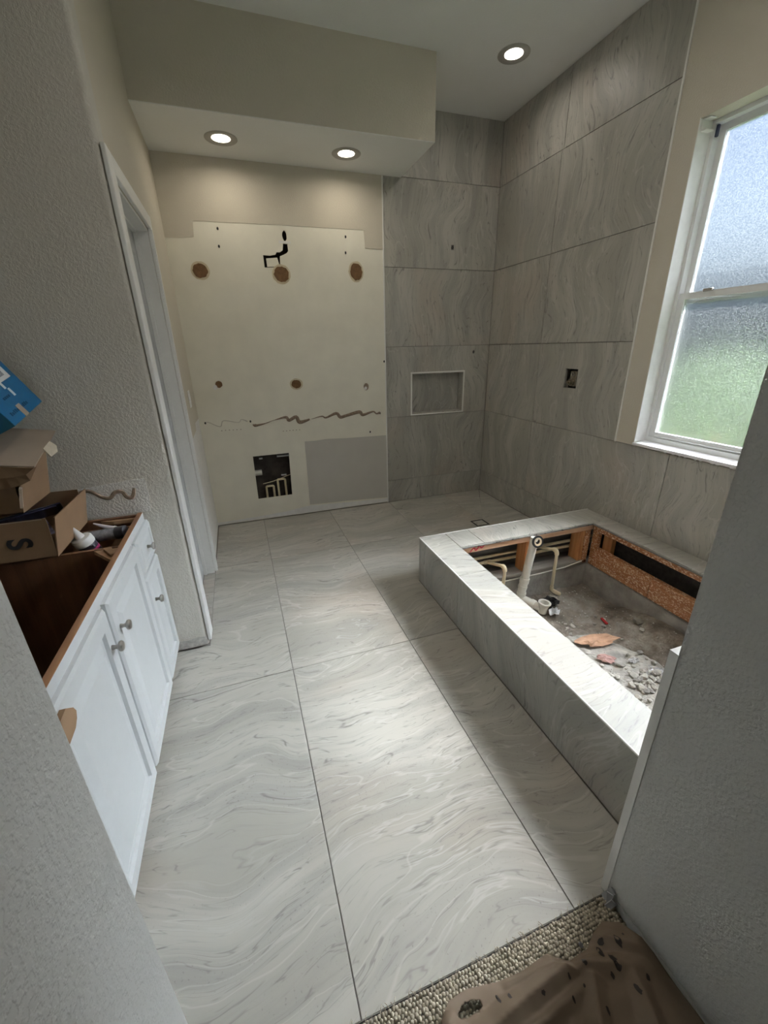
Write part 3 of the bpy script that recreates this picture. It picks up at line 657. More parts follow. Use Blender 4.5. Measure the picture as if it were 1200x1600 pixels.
# framing
ZP = HT-.0175; ZQ = ZP-.038
board('top_plate', XA+.03, IX1+.10, IY1+.004, IY1+.094, ZQ, ZP, PLATE)
board('top_plate', IX1+.008, IX1+.10, IY0-.1, IY1+.002, ZQ, ZP, LSL)
board('top_plate', XA+.03, IX0-.03, IY0-.1, IY1+.002, ZQ, ZP, PLATE)
board('top_plate', IX0-.03, IX1+.006, IY0-.1, IY0-.012, ZQ, ZP, PLATE)
board('sill_plate', XA+.03, 2.50, IY1+.006, IY1+.096, -.008, .030, GREYW)
board('sill_plate', XA+.03, IX0-.03, IY0-.1, IY1+.004, -.008, .030, GREYW)
for x in (1.50, 1.958, 2.405): board('stud', x, x+.038, IY1+.006, IY1+.094, .030, ZQ, PINE)
board('stud', 2.452, 2.490, IY1+.006, IY1+.094, .0, ZQ, LSL)
board('stud', IX1+.010, IX1+.048, IY1-.045, IY1+.0, .0, ZQ, LSL)
board('stud', IX1+.060, IX1+.10, IY1-.12, IY1-.05, .0, ZQ, PINE)
for y in (-2.12, -2.52, -2.92): board('stud', XA+.03, XA+.12, y, y+.038, .030, ZQ, PINE)
board('rim_board', IX1+.008, IX1+.046, -2.16, IY1-.046, .0, .136, LSL)
board('rim_board', IX1+.008, IX1+.046, IY0-.1, -2.163, .0, .136, LSL)
board('felt_back', IX1+.132, IX1+.142, IY0-.1, IY1+.1, .0, ZP, FELT, 0)
board('slab_lip', IX1+.010, IX1+.13, IY0-.1, IY1-.0, -.012, -.001, GREYW, 0)
# torn membrane along the far inner edge, marker scribble
bm = bmesh.new(); rws = []
for i in range(60):
    x = IX0+.01 + i*(IX1-IX0-.02)/59
    rws.append([bm.verts.new((x-2.0, -.002+random.uniform(-.003, .001), z)) for z in (-.004, .006-random.uniform(0, .009))])
for a, b in zip(rws, rws[1:]): bm.faces.new((a[0], a[1], b[1], b[0]))
so = link('torn_membrane', finish(bm, 'torn_membrane'), FELT, tub, (2.0, IY1+.002, HT-.012)); sm = so.modifiers.new('t', 'SOLIDIFY'); sm.thickness = .002
ribbon('marker_scribble', [(1.545, .262), (1.57, .285), (1.585, .268), (1.61, .292), (1.625, .278), (1.65, .30)], [.008, .009, .010, .010, .010, .006], 'Y', IY1+.0035, .001, simple('red_marker', (.55, .03, .06), .6), tub)
ribbon('red_edge', [(IX1-.0, 0)]*0 or [(-1.75, HT-.016), (-2.0, HT-.016), (-2.35, HT-.016), (-2.7, HT-.016)], [.006, .008, .006, .006], 'X', IX1+.0065, -.0015, simple('red_membrane', (.22, .02, .035), .6), tub)

# pit floor
def pit_h(x, y):
    z = -.178
    s = max(0, min(1, (x-2.20)/.28)); s = s*s*(3-2*s); s2 = max(0, min(1, (-1.95-y)/.35)); z += .10*s*s2
    q = math.hypot(x-1.82, y+2.53)/.40 + .05*noise.noise((x*6, y*6, 3.0))
    if q < 1: z += .085*min(1, (1-q)*7)
    dx, dy = (x-1.92)/.26, (y+2.68)/.24; q = dx*dx+dy*dy
    if q < 1: z += .045*(1-q)
    dx, dy = (x-2.03)/.12, (y+1.80)/.10; q = dx*dx+dy*dy
    if q < 1: z -= .10*(1-q)
    z += .014*noise.noise((x*7, y*7, 1.3)) + .010*noise.noise((x*19, y*19, 4.1)) + .005*noise.noise((x*55, y*55, 8.8))
    return z
bm = bmesh.new(); nx, ny = 110, 150; gx0, gx1, gy0, gy1 = 1.42, 2.52, -3.08, -1.66
vv = [[bm.verts.new((gx0+(gx1-gx0)*i/nx-1.97, gy0+(gy1-gy0)*j/ny+2.37, pit_h(gx0+(gx1-gx0)*i/nx, gy0+(gy1-gy0)*j/ny))) for j in range(ny+1)] for i in range(nx+1)]
for i in range(nx):
    for j in range(ny): bm.faces.new((vv[i][j], vv[i+1][j], vv[i+1][j+1], vv[i][j+1]))
m, t, p = nmat('pit_ground'); L = t.links.new
tc = N(t, 'ShaderNodeTexCoord'); nz = N(t, 'ShaderNodeTexNoise'); nz.inputs['Scale'].default_value = 5; nz.inputs['Detail'].default_value = 8; nz.inputs['Roughness'].default_value = .7; L(tc.outputs['Object'], nz.inputs['Vector'])
cr = N(t, 'ShaderNodeValToRGB'); e = cr.color_ramp.elements; e[0].position = .30; e[0].color = (.10, .08, .062, 1); e[1].position = .72; e[1].color = (.46, .43, .385, 1)
q = cr.color_ramp.elements.new(.5); q.color = (.27, .235, .195, 1); L(nz.outputs['Fac'], cr.inputs[0]); L(cr.outputs[0], p.inputs['Base Color']); p.inputs['Roughness'].default_value = .95
n2 = N(t, 'ShaderNodeTexNoise'); n2.inputs['Scale'].default_value = 70; n2.inputs['Detail'].default_value = 5; L(tc.outputs['Object'], n2.inputs['Vector'])
b = N(t, 'ShaderNodeBump'); b.inputs['Strength'].default_value = .9; b.inputs['Distance'].default_value = .008; L(n2.outputs['Fac'], b.inputs['Height']); L(b.outputs[0], p.inputs['Normal'])
pit = link('pit_ground', finish(bm, 'pit_ground', True, recalc=False), m, None, (1.97, -2.37, 0)); tag(pit, 'dusty broken concrete and dirt at the bottom of the tub opening', 'dirt', kind='stuff')
# round mortar bed that carried the tub
bm = bmesh.new(); nr, na = 34, 90; prev = None; c0 = bm.verts.new((0, 0, pit_h(1.82, -2.53)+.006))
for i in range(1, nr+1):
    ring = []
    for k in range(na):
        a = 2*math.pi*k/na; R = .405*i/nr*(1+.035*noise.noise((math.cos(a)*3, math.sin(a)*3, 5.0)))
        x, y = 1.82+R*math.cos(a), -2.53+R*math.sin(a)
        ring.append(bm.verts.new((x-1.82, y+2.53, pit_h(x, y) + (.006 + .006*noise.noise((x*24, y*24, 2.2)) + .004*noise.noise((x*60, y*60, 7.0)) if i < nr else -.01))))
    for k in range(na):
        if prev is None: bm.faces.new((c0, ring[k], ring[(k+1) % na]))
        else: bm.faces.new((prev[k], ring[k], ring[(k+1) % na], prev[(k+1) % na]))
    prev = ring
mb = link('mortar_bed', finish(bm, 'mortar_bed', True, recalc=False), simple('pale_mortar', (.47, .445, .40), .95, var=.35, nscale=14, bump=.9, bscale=70, bdist=.008), None, (1.82, -2.53, 0))
tag(mb, 'pale round broken mortar bed in the middle of the tub pit', 'mortar bed')
# rubble
rr_ = random.Random(11)
def chunk_mesh(name, r, seed, flat=.6):
    q = random.Random(seed); bm = bmesh.new(); bmesh.ops.create_icosphere(bm, subdivisions=1, radius=r)
    for v in bm.verts: v.co *= q.uniform(.72, 1.15); v.co.z *= flat
    return finish(bm, name)
cm = [chunk_mesh('rubble_chunk', 1.0, k, (.45, .6, .75)[k % 3]) for k in range(9)]
for me in cm[:6]: me.materials.append(ROCK)
for me in cm[6:]: me.materials.append(ROCKD)
spots = [(2.05, -2.02, .016), (2.08, -2.05, .020), (2.03, -2.06, .012), (2.12, -2.00, .010), (2.40, -2.22, .035), (2.36, -2.28, .018), (2.02, -2.10, .013), (2.22, -2.08, .014), (2.25, -2.12, .018), (2.30, -2.07, .012)]
for _ in range(150): spots.append((rr_.uniform(1.66, 2.14), min(-2.42, rr_.gauss(-2.66, .11)), rr_.uniform(.008, .024)))
for _ in range(14): spots.append((rr_.uniform(1.7, 2.42), rr_.uniform(-2.45, -1.85), rr_.uniform(.006, .013)))
for i, (x, y, r) in enumerate(spots):
    o = link('rubble_chunk', cm[rr_.randrange(9)], None, None, (x, y, pit_h(x, y)+r*.25+(.012 if math.hypot(x-1.82, y+2.53) < .40 else 0))); o.scale = (r, r*rr_.uniform(.7, 1.2), r); o.rotation_euler = (rr_.uniform(-.3, .3), rr_.uniform(-.3, .3), rr_.uniform(0, 6))
    if i == 4: tag(o, 'largest mortar lump by the strand-lumber side of the tub pit', 'rubble')
    elif y < -2.40: tag(o, 'broken mortar lump in the rubble heap at the near end of the tub pit', 'rubble', 'rubble heap at the near end of the pit')
    else: tag(o, 'loose mortar lump scattered on the open dirt of the tub pit', 'rubble', 'loose rubble on the pit dirt')
bm = bmesh.new()
for _ in range(1500):
    x, y = rr_.uniform(1.5, 2.48), rr_.uniform(-3.0, -1.72); dn = 1 if y < -2.35 and x < 2.2 else .35
    if rr_.random() > dn: continue
    r = rr_.uniform(.002, .007); zc = pit_h(x, y)+r*.4
    ps = [bm.verts.new((x-1.97+r*rr_.uniform(.6, 1.2)*a, y+2.37+r*rr_.uniform(.6, 1.2)*b2, zc+r*rr_.uniform(.5, 1)*c)) for a, b2, c in ((1, 0, 0), (-1, 0, 0), (0, 1, 0), (0, -1, 0), (0, 0, 1), (0, 0, -1))]
    for f in ((0, 2, 4), (2, 1, 4), (1, 3, 4), (3, 0, 4), (2, 0, 5), (1, 2, 5), (3, 1, 5), (0, 3, 5)): bm.faces.new([ps[k] for k in f])
tag(link('gravel', finish(bm, 'gravel'), ROCK, None, (1.97, -2.37, 0)), 'fine gravel and mortar crumbs scattered over the pit floor', 'gravel', kind='stuff')
def crumple(name, outline_r, mat, loc, seed, amp, label, cat, rot=0, jag=(.68, 1.22)):
    q = random.Random(seed); bm = bmesh.new(); c = bm.verts.new((0, 0, amp*.8)); rings = []
    n = 16
    for k in (.45, .75, 1.0):
        rings.append([bm.verts.new((outline_r[0]*k*math.cos(2*math.pi*i/n)*q.uniform(*jag), outline_r[1]*k*math.sin(2*math.pi*i/n)*q.uniform(*jag), q.uniform(0, amp))) for i in range(n)])
    for i in range(n):
        bm.faces.new((c, rings[0][i], rings[0][(i+1) % n]))
        for a, b in zip(rings, rings[1:]): bm.faces.new((a[i], b[i], b[(i+1) % n], a[(i+1) % n]))
    o = link(name, finish(bm, name), mat, None, loc); o.rotation_euler = (0, 0, rot); s = o.modifiers.new('t', 'SOLIDIFY'); s.thickness = .0015
    return tag(o, label, cat)
def on_pit(x, y, dz=.004): return (x, y, pit_h(x, y)+dz)
crumple('torn_paper', (.125, .055), PAPERO, on_pit(2.00, -2.295, .014), 3, .012, 'torn orange-tan paper scrap on the mortar bed in the tub pit', 'paper scrap', -.2)
crumple('pink_scrap', (.05, .030), simple('pink_scrap', (.55, .34, .30), .8), on_pit(1.93, -2.43, .016), 9, .012, 'small pinkish paper scrap beside the rubble heap', 'paper scrap', -.6)
crumple('white_wrapper', (.030, .020), WHITE, on_pit(2.04, -2.495, .016), 5, .02, 'small crumpled white wrapper on the pit mound', 'wrapper', .2)
crumple('foil_scrap', (.070, .035), FOIL, on_pit(2.09, -2.61, .016), 6, .022, 'crumpled silvery foil scrap near the pit rubble', 'foil', -.5)
crumple('foil_crumple', (.045, .032), FOIL, (2.045, -1.925, -.150), 8, .022, 'crinkled silver foil beside the drain cup', 'foil', .6)
crumple('black_plastic', (.085, .055), BLACKR, (2.085, -1.815, -.165), 12, .03, 'crumpled black plastic around the floor hole behind the drain', 'plastic sheet', .3)
o = box('red_cap', -.009, .009, -.030, .030, 0, .010, RED, None, .003); o.location = on_pit(2.285, -2.09, .010); o.rotation_euler = (0, 0, -.25)
tag(o, 'small bright red plastic piece lying on the pit floor', 'plastic piece')

# drain and supply pipes
dn = empty('drain_pipe', (1.95, -1.74, -.16), 'white plastic tub waste and overflow pipe standing in the pit', 'drain pipe')
top = Vector((1.985, -1.728, .285)); low = Vector((1.945, -1.728, .005))
tube('overflow_pipe', [top+Vector((0, 0, .018)), low], .026, PVC, dn, 18)
dirn = (low-top).normalized()
tube('coupling', [low-dirn*.012, low+dirn*.022], .031, PVC, dn, 18)
tube('offset_elbow', [low+dirn*.02, (1.932, -1.732, -.045), (1.925, -1.735, -.085), (1.928, -1.737, -.125)], .0275, PVC, dn, 18)
tube('coupling', [(1.9335, -1.732, -.038), (1.930, -1.733, -.052)], .0305, PVC, dn, 18)
tube('coupling', [(1.9255, -1.735, -.085), (1.926, -1.736, -.097)], .0305, PVC, dn, 18)
tube('tee', [(1.918, -1.725, -.128), (1.940, -1.765, -.132), (1.972, -1.835, -.138), (1.985, -1.862, -.140)], .026, PVC, dn, 18)
tube('coupling', [(1.957, -1.802, -.135), (1.968, -1.826, -.137)], .030, PVC, dn, 18)
lathe('drain_cup', [(.026, -.04), (.027, .0), (.034, .022), (.040, .030), (.040, .036), (.027, .036), (.024, .020), (.021, -.02)], PVC, dn, (1.992, -1.880, -.125), (.08, -.05, 1), 24)
lathe('overflow_gasket', [(.037, 0), (.040, .004), (.038, .010), (.027, .010), (.027, .002)], BLACKR, dn, top+Vector((.002, -.024, .0)), (-.1, -1, .25), 24)
lathe('overflow_throat', [(.027, 0), (.027, .009), (.017, .009), (.015, -.002)], simple('aged_plastic', (.55, .42, .28), .5), dn, top+Vector((.002, -.024, .0)), (-.1, -1, .25), 24)
tube('overflow_neck', [top+Vector((0, .004, 0)), top+Vector((.001, -.024, .002))], .024, PVC, dn, 18)
for nm, zz, bx, dz2, lab in (('supply_pipe', .138, 2.15, -.14, 'cream supply pipe dropping right of the tub drain'), ('supply_pipe', .095, 1.75, -.16, 'cream supply pipe dropping left of the tub drain')):
    e = empty(nm, (bx, IY1+.115, zz), lab, 'pipe'); yy = IY1+.115
    tube('run', [(XA+.04, yy, zz), (2.63, yy, zz)], .0105, CPVC, e)
    tube('tee', [(bx-.025, yy, zz), (bx+.025, yy, zz)], .0145, CPVC, e)
    yf = -1.717; ex = bx+.040; ze = zz+.028
    tube('branch', [(bx, yy, zz), (bx+.004, yy-.02, zz+.004)] + arc_pts((ex-.010, yf+.022, ze), (ex, yf, ze), (ex, yf, ze-.022), 5) + [(ex, yf, dz2+.02)], .0105, CPVC, e)
    tube('elbow', arc_pts((ex-.009, yf+.020, ze), (ex, yf, ze), (ex, yf, ze-.030), 6), .0145, CPVC, e)
    if bx > 2: tube('foot_elbow', [(ex, yf, dz2+.03)] + arc_pts((ex, yf, dz2+.01), (ex, yf, dz2), (ex+.055, yf-.025, dz2-.030), 5), .0135, CPVC, e)
o = tube('thin_tube', [(XA+.19, IY1-.003, .006), (1.75, IY1-.004, .0), (2.1, IY1-.004, .0), (2.3, IY1-.003, .006), (2.44, IY1-.003, .028)], .004, PVC, None, 8)
tag(o, 'thin white tube lying along the far sill of the pit', 'tube')

# ================================================================== ceiling downlights
def downlight(x, y, z, label, warm, watt):
    e = empty('downlight', (x, y, z), label, 'downlight', 'recessed ceiling lights')
    lathe('trim_ring', [(.098, 0), (.098, -.003), (.094, -.006), (.072, -.005), (.056, -.0012), (.056, 0)], simple('trim_ring', (.42, .40, .36), .4), e, (x, y, z), n=40, cap=False)
    lathe('lens', [(.0, -.0008), (.030, -.0012), (.056, -.0016), (.0565, -.0002)], emit_mat('lens', warm, 5.0), e, (x, y, z), n=32, cap=False)
    ld = bpy.data.lights.new('downlight_lamp', 'AREA'); ld.shape = 'DISK'; ld.size = .11; ld.energy = watt; ld.color = warm; ld.spread = math.radians(165)
    lo = bpy.data.objects.new('downlight_lamp', ld); COL.objects.link(lo); lo.parent = e; lo.location = (0, 0, -.009)
    return e
WARM = (1.0, .90, .74)
downlight(.448, -.298, ZS, 'round recessed light near the left end of the soffit', WARM, LAMP_W*.35)
downlight(1.246, -.296, ZS, 'round recessed light near the right end of the soffit', WARM, LAMP_W*.35)
downlight(2.223, -.725, H, 'round recessed light in the main ceiling over the shower', (1.0, .93, .82), LAMP_W*.45)
downlight(2.05, -2.30, H, 'added unseen fill light in the main ceiling over the tub opening', (1.0, .95, .88), LAMP_W*.12)  # added fill lamp, out of view above the tub
downlight(1.22, -2.62, H, 'added unseen fill light in the main ceiling over the middle of the floor', (1.0, .93, .83), LAMP_W*2.1)  # added out-of-view lamp that brightens the vanity wall and the room

# ================================================================== vanity cabinet
CXF, CZ = -0.150, 0.785; CY0, CY1 = -3.205, -1.693; CXB = -0.695
cab = empty('vanity_cabinet', (-.42, -2.45, 0), 'white vanity cabinet without its countertop, open to the brown inside', 'cabinet')
def cb(name, x0, x1, y0, y1, z0, z1, mat, bev=.001, par=None): return box(name, x0, x1, y0, y1, z0, z1, mat, par or cab, bev)
cb('side_panel', CXB, CXF-.02, CY1-.016, CY1, .0, CZ-.006, CABIN); cb('side_panel', CXB, CXF-.02, CY0, CY0+.016, .0, CZ-.006, CABIN)
cb('back_panel', CXB, CXB+.010, CY0+.016, CY1-.016, .10, CZ-.006, CABIN)
cb('bottom_panel', CXB+.01, CXF-.02, CY0+.016, CY1-.016, .085, .10, CABIN)
cb('partition', CXB+.01, CXF-.02, -1.985, -1.970, .10, CZ-.030, CABIN); cb('partition', CXB+.01, CXF-.02, -2.88, -2.865, .10, CZ-.030, CABIN)
cb('back_rail', CXB+.01, CXB+.028, -2.865, -1.985, CZ-.10, CZ-.008, CABIN)
cb('toe_kick', CXF-.085, CXF-.07, CY0, CY1, 0, .085, CABIN)
# face frame: front white, top and inner faces raw wood
def ff(name, y0, y1, z0, z1):
    o = cb(name, CXF-.020, CXF, y0, y1, z0, z1, CABW, .001); o.data.materials.append(RAWWOOD)
    for p in o.data.polygons:
        if p.normal.x < -.5 or p.normal.z > .7: p.material_index = 1
    return o
ff('top_rail', CY0, CY1, CZ-.045, CZ); ff('bottom_rail', CY0, CY1, .060, .085)
for y0, y1 in ((CY1-.02, CY1), (-1.985, -1.950), (-2.44, -2.39), (-2.88, -2.84), (CY0, CY0+.03)): ff('stile', y0, y1, .085, CZ-.045)
ff('mid_rail', -1.950, CY1-.02, .565, .60)
RAISED = [(0, 0), (0, .012), (.007, .0195), (.050, .0195), (.053, .009), (.066, .009), (.100, .0175)]
def knob(par, y, z):
    lathe('knob', [(.008, 0), (.0075, .004), (.0058, .010), (.0072, .015), (.0155, .020), (.0165, .025), (.0135, .030), (.006, .032)], NICKEL, par, (CXF+.0195, y, z), (1, 0, 0), 22)
for nm, y0, y1, z0, z1, ky, kz in (('drawer_front', -1.965, -1.700, .598, .752, -1.832, .675), ('door', -1.965, -1.700, .066, .580, -1.915, .462), ('door', -2.405, -1.985, .062, .752, -2.362, .640), ('door', -2.86, -2.432, .062, .752, -2.468, .638), ('door', -3.19, -2.875, .062, .752, -2.91, .64)):
    ring = RAISED if nm == 'door' else [(0, 0), (0, .010), (.010, .0195), (.026, .0195), (.031, .014), (.036, .014), (.050, .0175)]
    o = door_slab(nm, CXF, y0, y1, z0, z1, ring, CABW, cab); knob(o, ky, kz)
# drawer box and glue blocks
dx0, dx1, dy0, dy1 = CXB+.05, CXF-.022, -1.950, -1.728
db = cb('drawer_box', dx0, dx1, dy0, dy1, .612, .620, DRAWW)
for a in ((dx0, dx1, dy0, dy0+.013), (dx0, dx1, dy1-.013, dy1), (dx0, dx0+.013, dy0+.013, dy1-.013), (dx1-.013, dx1, dy0+.013, dy1-.013)): cb('drawer_side', *a, .620, .742, DRAWW, .001, db)
def block(pts, z0, z1): plate('corner_block', pts, [], 'Z', z1, z1-z0, DRAWW, cab)
block([(CXF-.022, -1.990), (CXF-.022, -2.12), (CXF-.12, -1.990)], CZ-.045, CZ-.030)
block([(CXF-.022, CY1-.018), (CXF-.022, CY1-.033), (CXF-.11, CY1-.033), (CXF-.16, CY1-.018)], CZ-.030, CZ-.014)
block([(CXF-.06, -1.995), (CXF-.03, -2.06), (CXF-.045, -2.07), (CXF-.085, -2.0)], CZ-.029, CZ-.020)

# ---- caulk tubes in the drawer
ct = empty('glue_bottle', (-.36, -1.87, .63), 'dark glue bottle with white cone nozzle in the vanity drawer', 'bottle')
ax = Vector((-.30, -.20, 1.0)).normalized(); P0 = Vector((-.300, -1.872, .668))
lathe('bottle_body', [(.030, 0), (.034, .005), (.034, .080), (.030, .092)], simple('dark_label', (.035, .03, .04), .35, var=.6, nscale=70), ct, P0, ax, 24)
lathe('cap', [(.036, .088), (.037, .092), (.037, .112), (.033, .118), (.020, .121)], PLASTIC, ct, P0, ax, 24)
lathe('nozzle', [(.017, .118), (.015, .128), (.004, .178), (.003, .180)], PLASTIC, ct, P0, ax, 18)
lathe('label_band', [(.0345, .055), (.0345, .066)], simple('magenta_label', (.40, .03, .14), .4), ct, P0, ax, 24, cap=False)
c2 = empty('sealant_tube', (-.28, -1.84, .64), 'clear grey sealant tube lying in the vanity drawer', 'tube')
ax2 = Vector((1.0, -.22, .12)).normalized(); P1 = Vector((-.372, -1.800, .738))
lathe('tube_body', [(.024, 0), (.025, .004), (.025, .168), (.024, .172)], simple('grey_tube', (.26, .27, .31), .18, var=.35, nscale=60, coat=.6), c2, P1, ax2, 24)
lathe('tube_end', [(.0265, .150), (.0265, .185), (.022, .188)], simple('dark_tube_end', (.05, .05, .06), .4), c2, P1, ax2, 24)
lathe('shoulder', [(.010, -.035), (.012, -.018), (.024, -.002), (.024, .002)], simple('clear_plastic', (.42, .42, .42), .25), c2, P1, ax2, 20)
c3 = empty('nozzle_tip', (-.30, -1.755, .72), 'loose pale cone nozzle behind the sealant tube', 'nozzle')
lathe('cone', [(.014, 0), (.011, .015), (.003, .075), (.0025, .077)], simple('lilac_plastic', (.62, .58, .62), .4), c3, (-.258, -1.760, .748), (-.85, .1, .42), 16)
lathe('collar', [(.016, -.018), (.016, 0), (.013, .004)], PLASTIC, c3, (-.258, -1.760, .748), (-.85, .1, .42), 16)
# ---- boxes
def wallbox(par, x0, x1, y0, y1, z0, z1, t, mat, flare=0.0):
    """open carton: bottom and four separate walls"""
    cb('bottom', x0, x1, y0, y1, z0, z0+t, mat, 0, par)
    for nm, pts in (('near_wall', ((x0, y0), (x1, y0))), ('far_wall', ((x0, y1), (x1, y1))), ('left_wall', ((x0, y0), (x0, y1))), ('right_wall', ((x1, y0), (x1, y1)))):
        (ax_, ay), (bx, by) = pts; bm = bmesh.new(); k = {'near_wall': (0, 1), 'far_wall': (0, -1), 'left_wall': (1, 0), 'right_wall': (-1, 0)}[nm]
        fl = flare if nm == 'right_wall' else 0
        vs = []
        for o_ in (0, t):
            for (px, py, pz, f) in ((ax_, ay, z0, 0), (bx, by, z0, 0), (bx, by, z1, 1), (ax_, ay, z1, 1)):
                vs.append(bm.verts.new((px+k[0]*o_+fl*f, py+k[1]*o_, pz)))
        for f in ((0, 1, 2, 3), (7, 6, 5, 4), (0, 4, 5, 1), (1, 5, 6, 2), (2, 6, 7, 3), (3, 7, 4, 0)): bm.faces.new([vs[i] for i in f])
        c = Vector(((ax_+bx)/2, (ay+by)/2, z0))
        for v in bm.verts: v.co -= c
        link(nm, finish(bm, nm), mat, par, c)
BZ = CZ+.002
b1 = empty('cardboard_box', (-.51, -1.90, BZ), 'open brown cardboard box marked S standing on the vanity cabinet', 'box')
wallbox(b1, -.676, -.350, -2.070, -1.735, BZ, BZ+.145, .004, CARD, .028)
tx = bpy.data.curves.new('letter', 'FONT'); tx.body = 'S'; tx.size = .085; tx.extrude = .0004; tx.offset = .0022; tx.align_x = 'CENTER'; tx.align_y = 'CENTER'
to = bpy.data.objects.new('letter', tx); COL.objects.link(to)
dg = bpy.context.evaluated_depsgraph_get(); tm = bpy.data.meshes.new_from_object(to.evaluated_get(dg)); bpy.data.objects.remove(to)
tm.materials.clear(); o = link('printed_letter', tm, INK, b1, (-.447, -2.0708, BZ+.066)); o.rotation_euler = (math.pi/2, math.pi/2, 0); o.scale = (1, 1.15, 1)
o = cb('near_flap_fold', -.676, -.36, -2.0712, -2.0702, BZ+.142, BZ+.145, CARDL, 0, b1)
cn = empty('folder', (-.46, -1.90, BZ+.07), 'navy folder leaning inside the box marked S', 'folder')
o = box('cover', -.150, .110, -.0025, .0025, -.055, .055, NAVY, cn, .001); o.location = (-0.03, -.01, .035); o.rotation_euler = (1.0, -.10, .35)
o = box('cover', -.150, .100, -.0015, .0015, -.05, .05, simple('navy_sheet', (.03, .035, .07), .25), cn, .001); o.location = (-0.03, -.035, .035); o.rotation_euler = (1.0, -.10, .35)
o = box('printed_leaflet', -.11, .11, -.09, .09, -.001, .001, PURPLE, None); o.location = (-.54, -1.88, BZ+.045); o.rotation_euler = (.10, .06, .5); tag(o, 'lilac printed leaflet inside the box marked S', 'leaflet')
# upper carton with tuck lid
b2 = empty('cardboard_carton', (-.565, -1.875, BZ+.147), 'brown carton with pale tuck lid stacked over the box marked S', 'box')
Z2 = BZ+.147
wallbox(b2, -.690, -.440, -1.985, -1.745, Z2, Z2+.165, .004, CARD, .03)
bm = bmesh.new()      # lid rising to the back, with side ear
lid = [(-.69, -2.030, 1.148), (-.346, -2.030, 1.100), (-.366, -1.720, 1.168), (-.69, -1.720, 1.215)]
vs = [bm.verts.new((x+.52, y+1.875, z-1.15)) for x, y, z in lid]; bm.faces.new(vs)
o = link('lid', finish(bm, 'lid'), CARDL, b2, (-.52, -1.875, 1.15)); s = o.modifiers.new('t', 'SOLIDIFY'); s.thickness = .004
bm = bmesh.new(); fl = []
for i in range(13):
    tt = i/12; x = -.69 + (.340)*tt; zt_ = 1.146 - .046*tt; drop = .085 if tt < .55 else .085*math.sqrt(max(0, 1-((tt-.55)/.45)**2))
    fl.append([bm.verts.new((x+.52, -.157, zt_-1.15)), bm.verts.new((x+.52, -.150, zt_-drop*.5-1.15)), bm.verts.new((x+.52, -.135, zt_-drop-1.15))])
for a, b in zip(fl, fl[1:]):
    for k in range(2): bm.faces.new((a[k], b[k], b[k+1], a[k+1]))
o = link('tuck_flap', finish(bm, 'tuck_flap', recalc=False), CARD, b2, (-.52, -1.875, 1.15)); s = o.modifiers.new('t', 'SOLIDIFY'); s.thickness = .003
bm = bmesh.new(); vs = [bm.verts.new(v) for v in ((0, -.035, 0), (.018, -.040, -.030), (.026, .004, -.022), (.018, .032, -.004), (0, .035, .014))]; bm.faces.new(vs)
o = link('side_ear', finish(bm, 'side_ear'), simple('ear_card', (.50, .44, .33), .8), b2, (-.356, -1.865, 1.137)); s = o.modifiers.new('t', 'SOLIDIFY'); s.thickness = .003
o = cb('inner_flap', -.004, .004, -.012, .012, -.07, .0, CARDL, 0, b2); o.location = Vector((-.425, -2.0, Z2+.06))-b2.location; o.rotation_euler = (.1, .22, .3)
# blue carton leaning on the lid
Bp = Vector((-.380, -1.980, 1.231)); Ap = Vector((-.376, -1.73, 1.284))
ev = (Ap-Bp); le = ev.length; ev.normalize(); uv = Vector((-.44, -.18, .876)); uv = (uv - ev*uv.dot(ev)).normalized(); wv_ = ev.cross(uv)
if wv_.x > 0: wv_ = -wv_
nrm = -wv_
Mb = Matrix(((uv.x, ev.x, nrm.x, Bp.x), (uv.y, ev.y, nrm.y, Bp.y), (uv.z, ev.z, nrm.z, Bp.z), (0, 0, 0, 1)))
bl = empty('blue_box', Bp, 'bright blue product carton tilted on top of the carton lid', 'box')
def lb(name, u0, u1, e0, e1, n0, n1, mat, par=bl):
    bm = bmesh.new(); add_box(bm, u0, u1, e0, e1, n0, n1, Mb)
    for v in bm.verts: v.co -= Bp
    return link(name, finish(bm, name), mat, par, Bp)
lb('carton', 0, .30, 0, le, -.110, -.001, TEAL); lb('printed_face', .001, .299, .001, le-.001, -.001, 0, BLUE)
lb('white_label', .115, .22, .135, .225, 0, .0006, WHITE); lb('label_print', .128, .160, .150, .20, .0006, .001, GREYINK)
for u, e0, e1 in ((.030, .035, .175),):
    for k in range(11): lb('print_mark', u-.006, u+.006-.003*(k % 3 == 1), e0+k*.0128, e0+k*.0128+.0085, 0, .0006, DARKBLUE)
for k in range(4): lb('print_mark', .070, .078, .075+k*.013, .084+k*.013, 0, .0006, DARKBLUE)
for k in range(6): lb('print_mark', .112, .120, .060+k*.013, .069+k*.013, 0, .0006, DARKBLUE)
for u, e in ((.078, .150), (.108, .137), (.080, .020)): lb('print_tab', u-.014, u+.014, e-.007, e+.007, 0, .0007, WHITE)
lb('torn_spot', .0, .042, .094, .124, 0, .0012, CARDL)
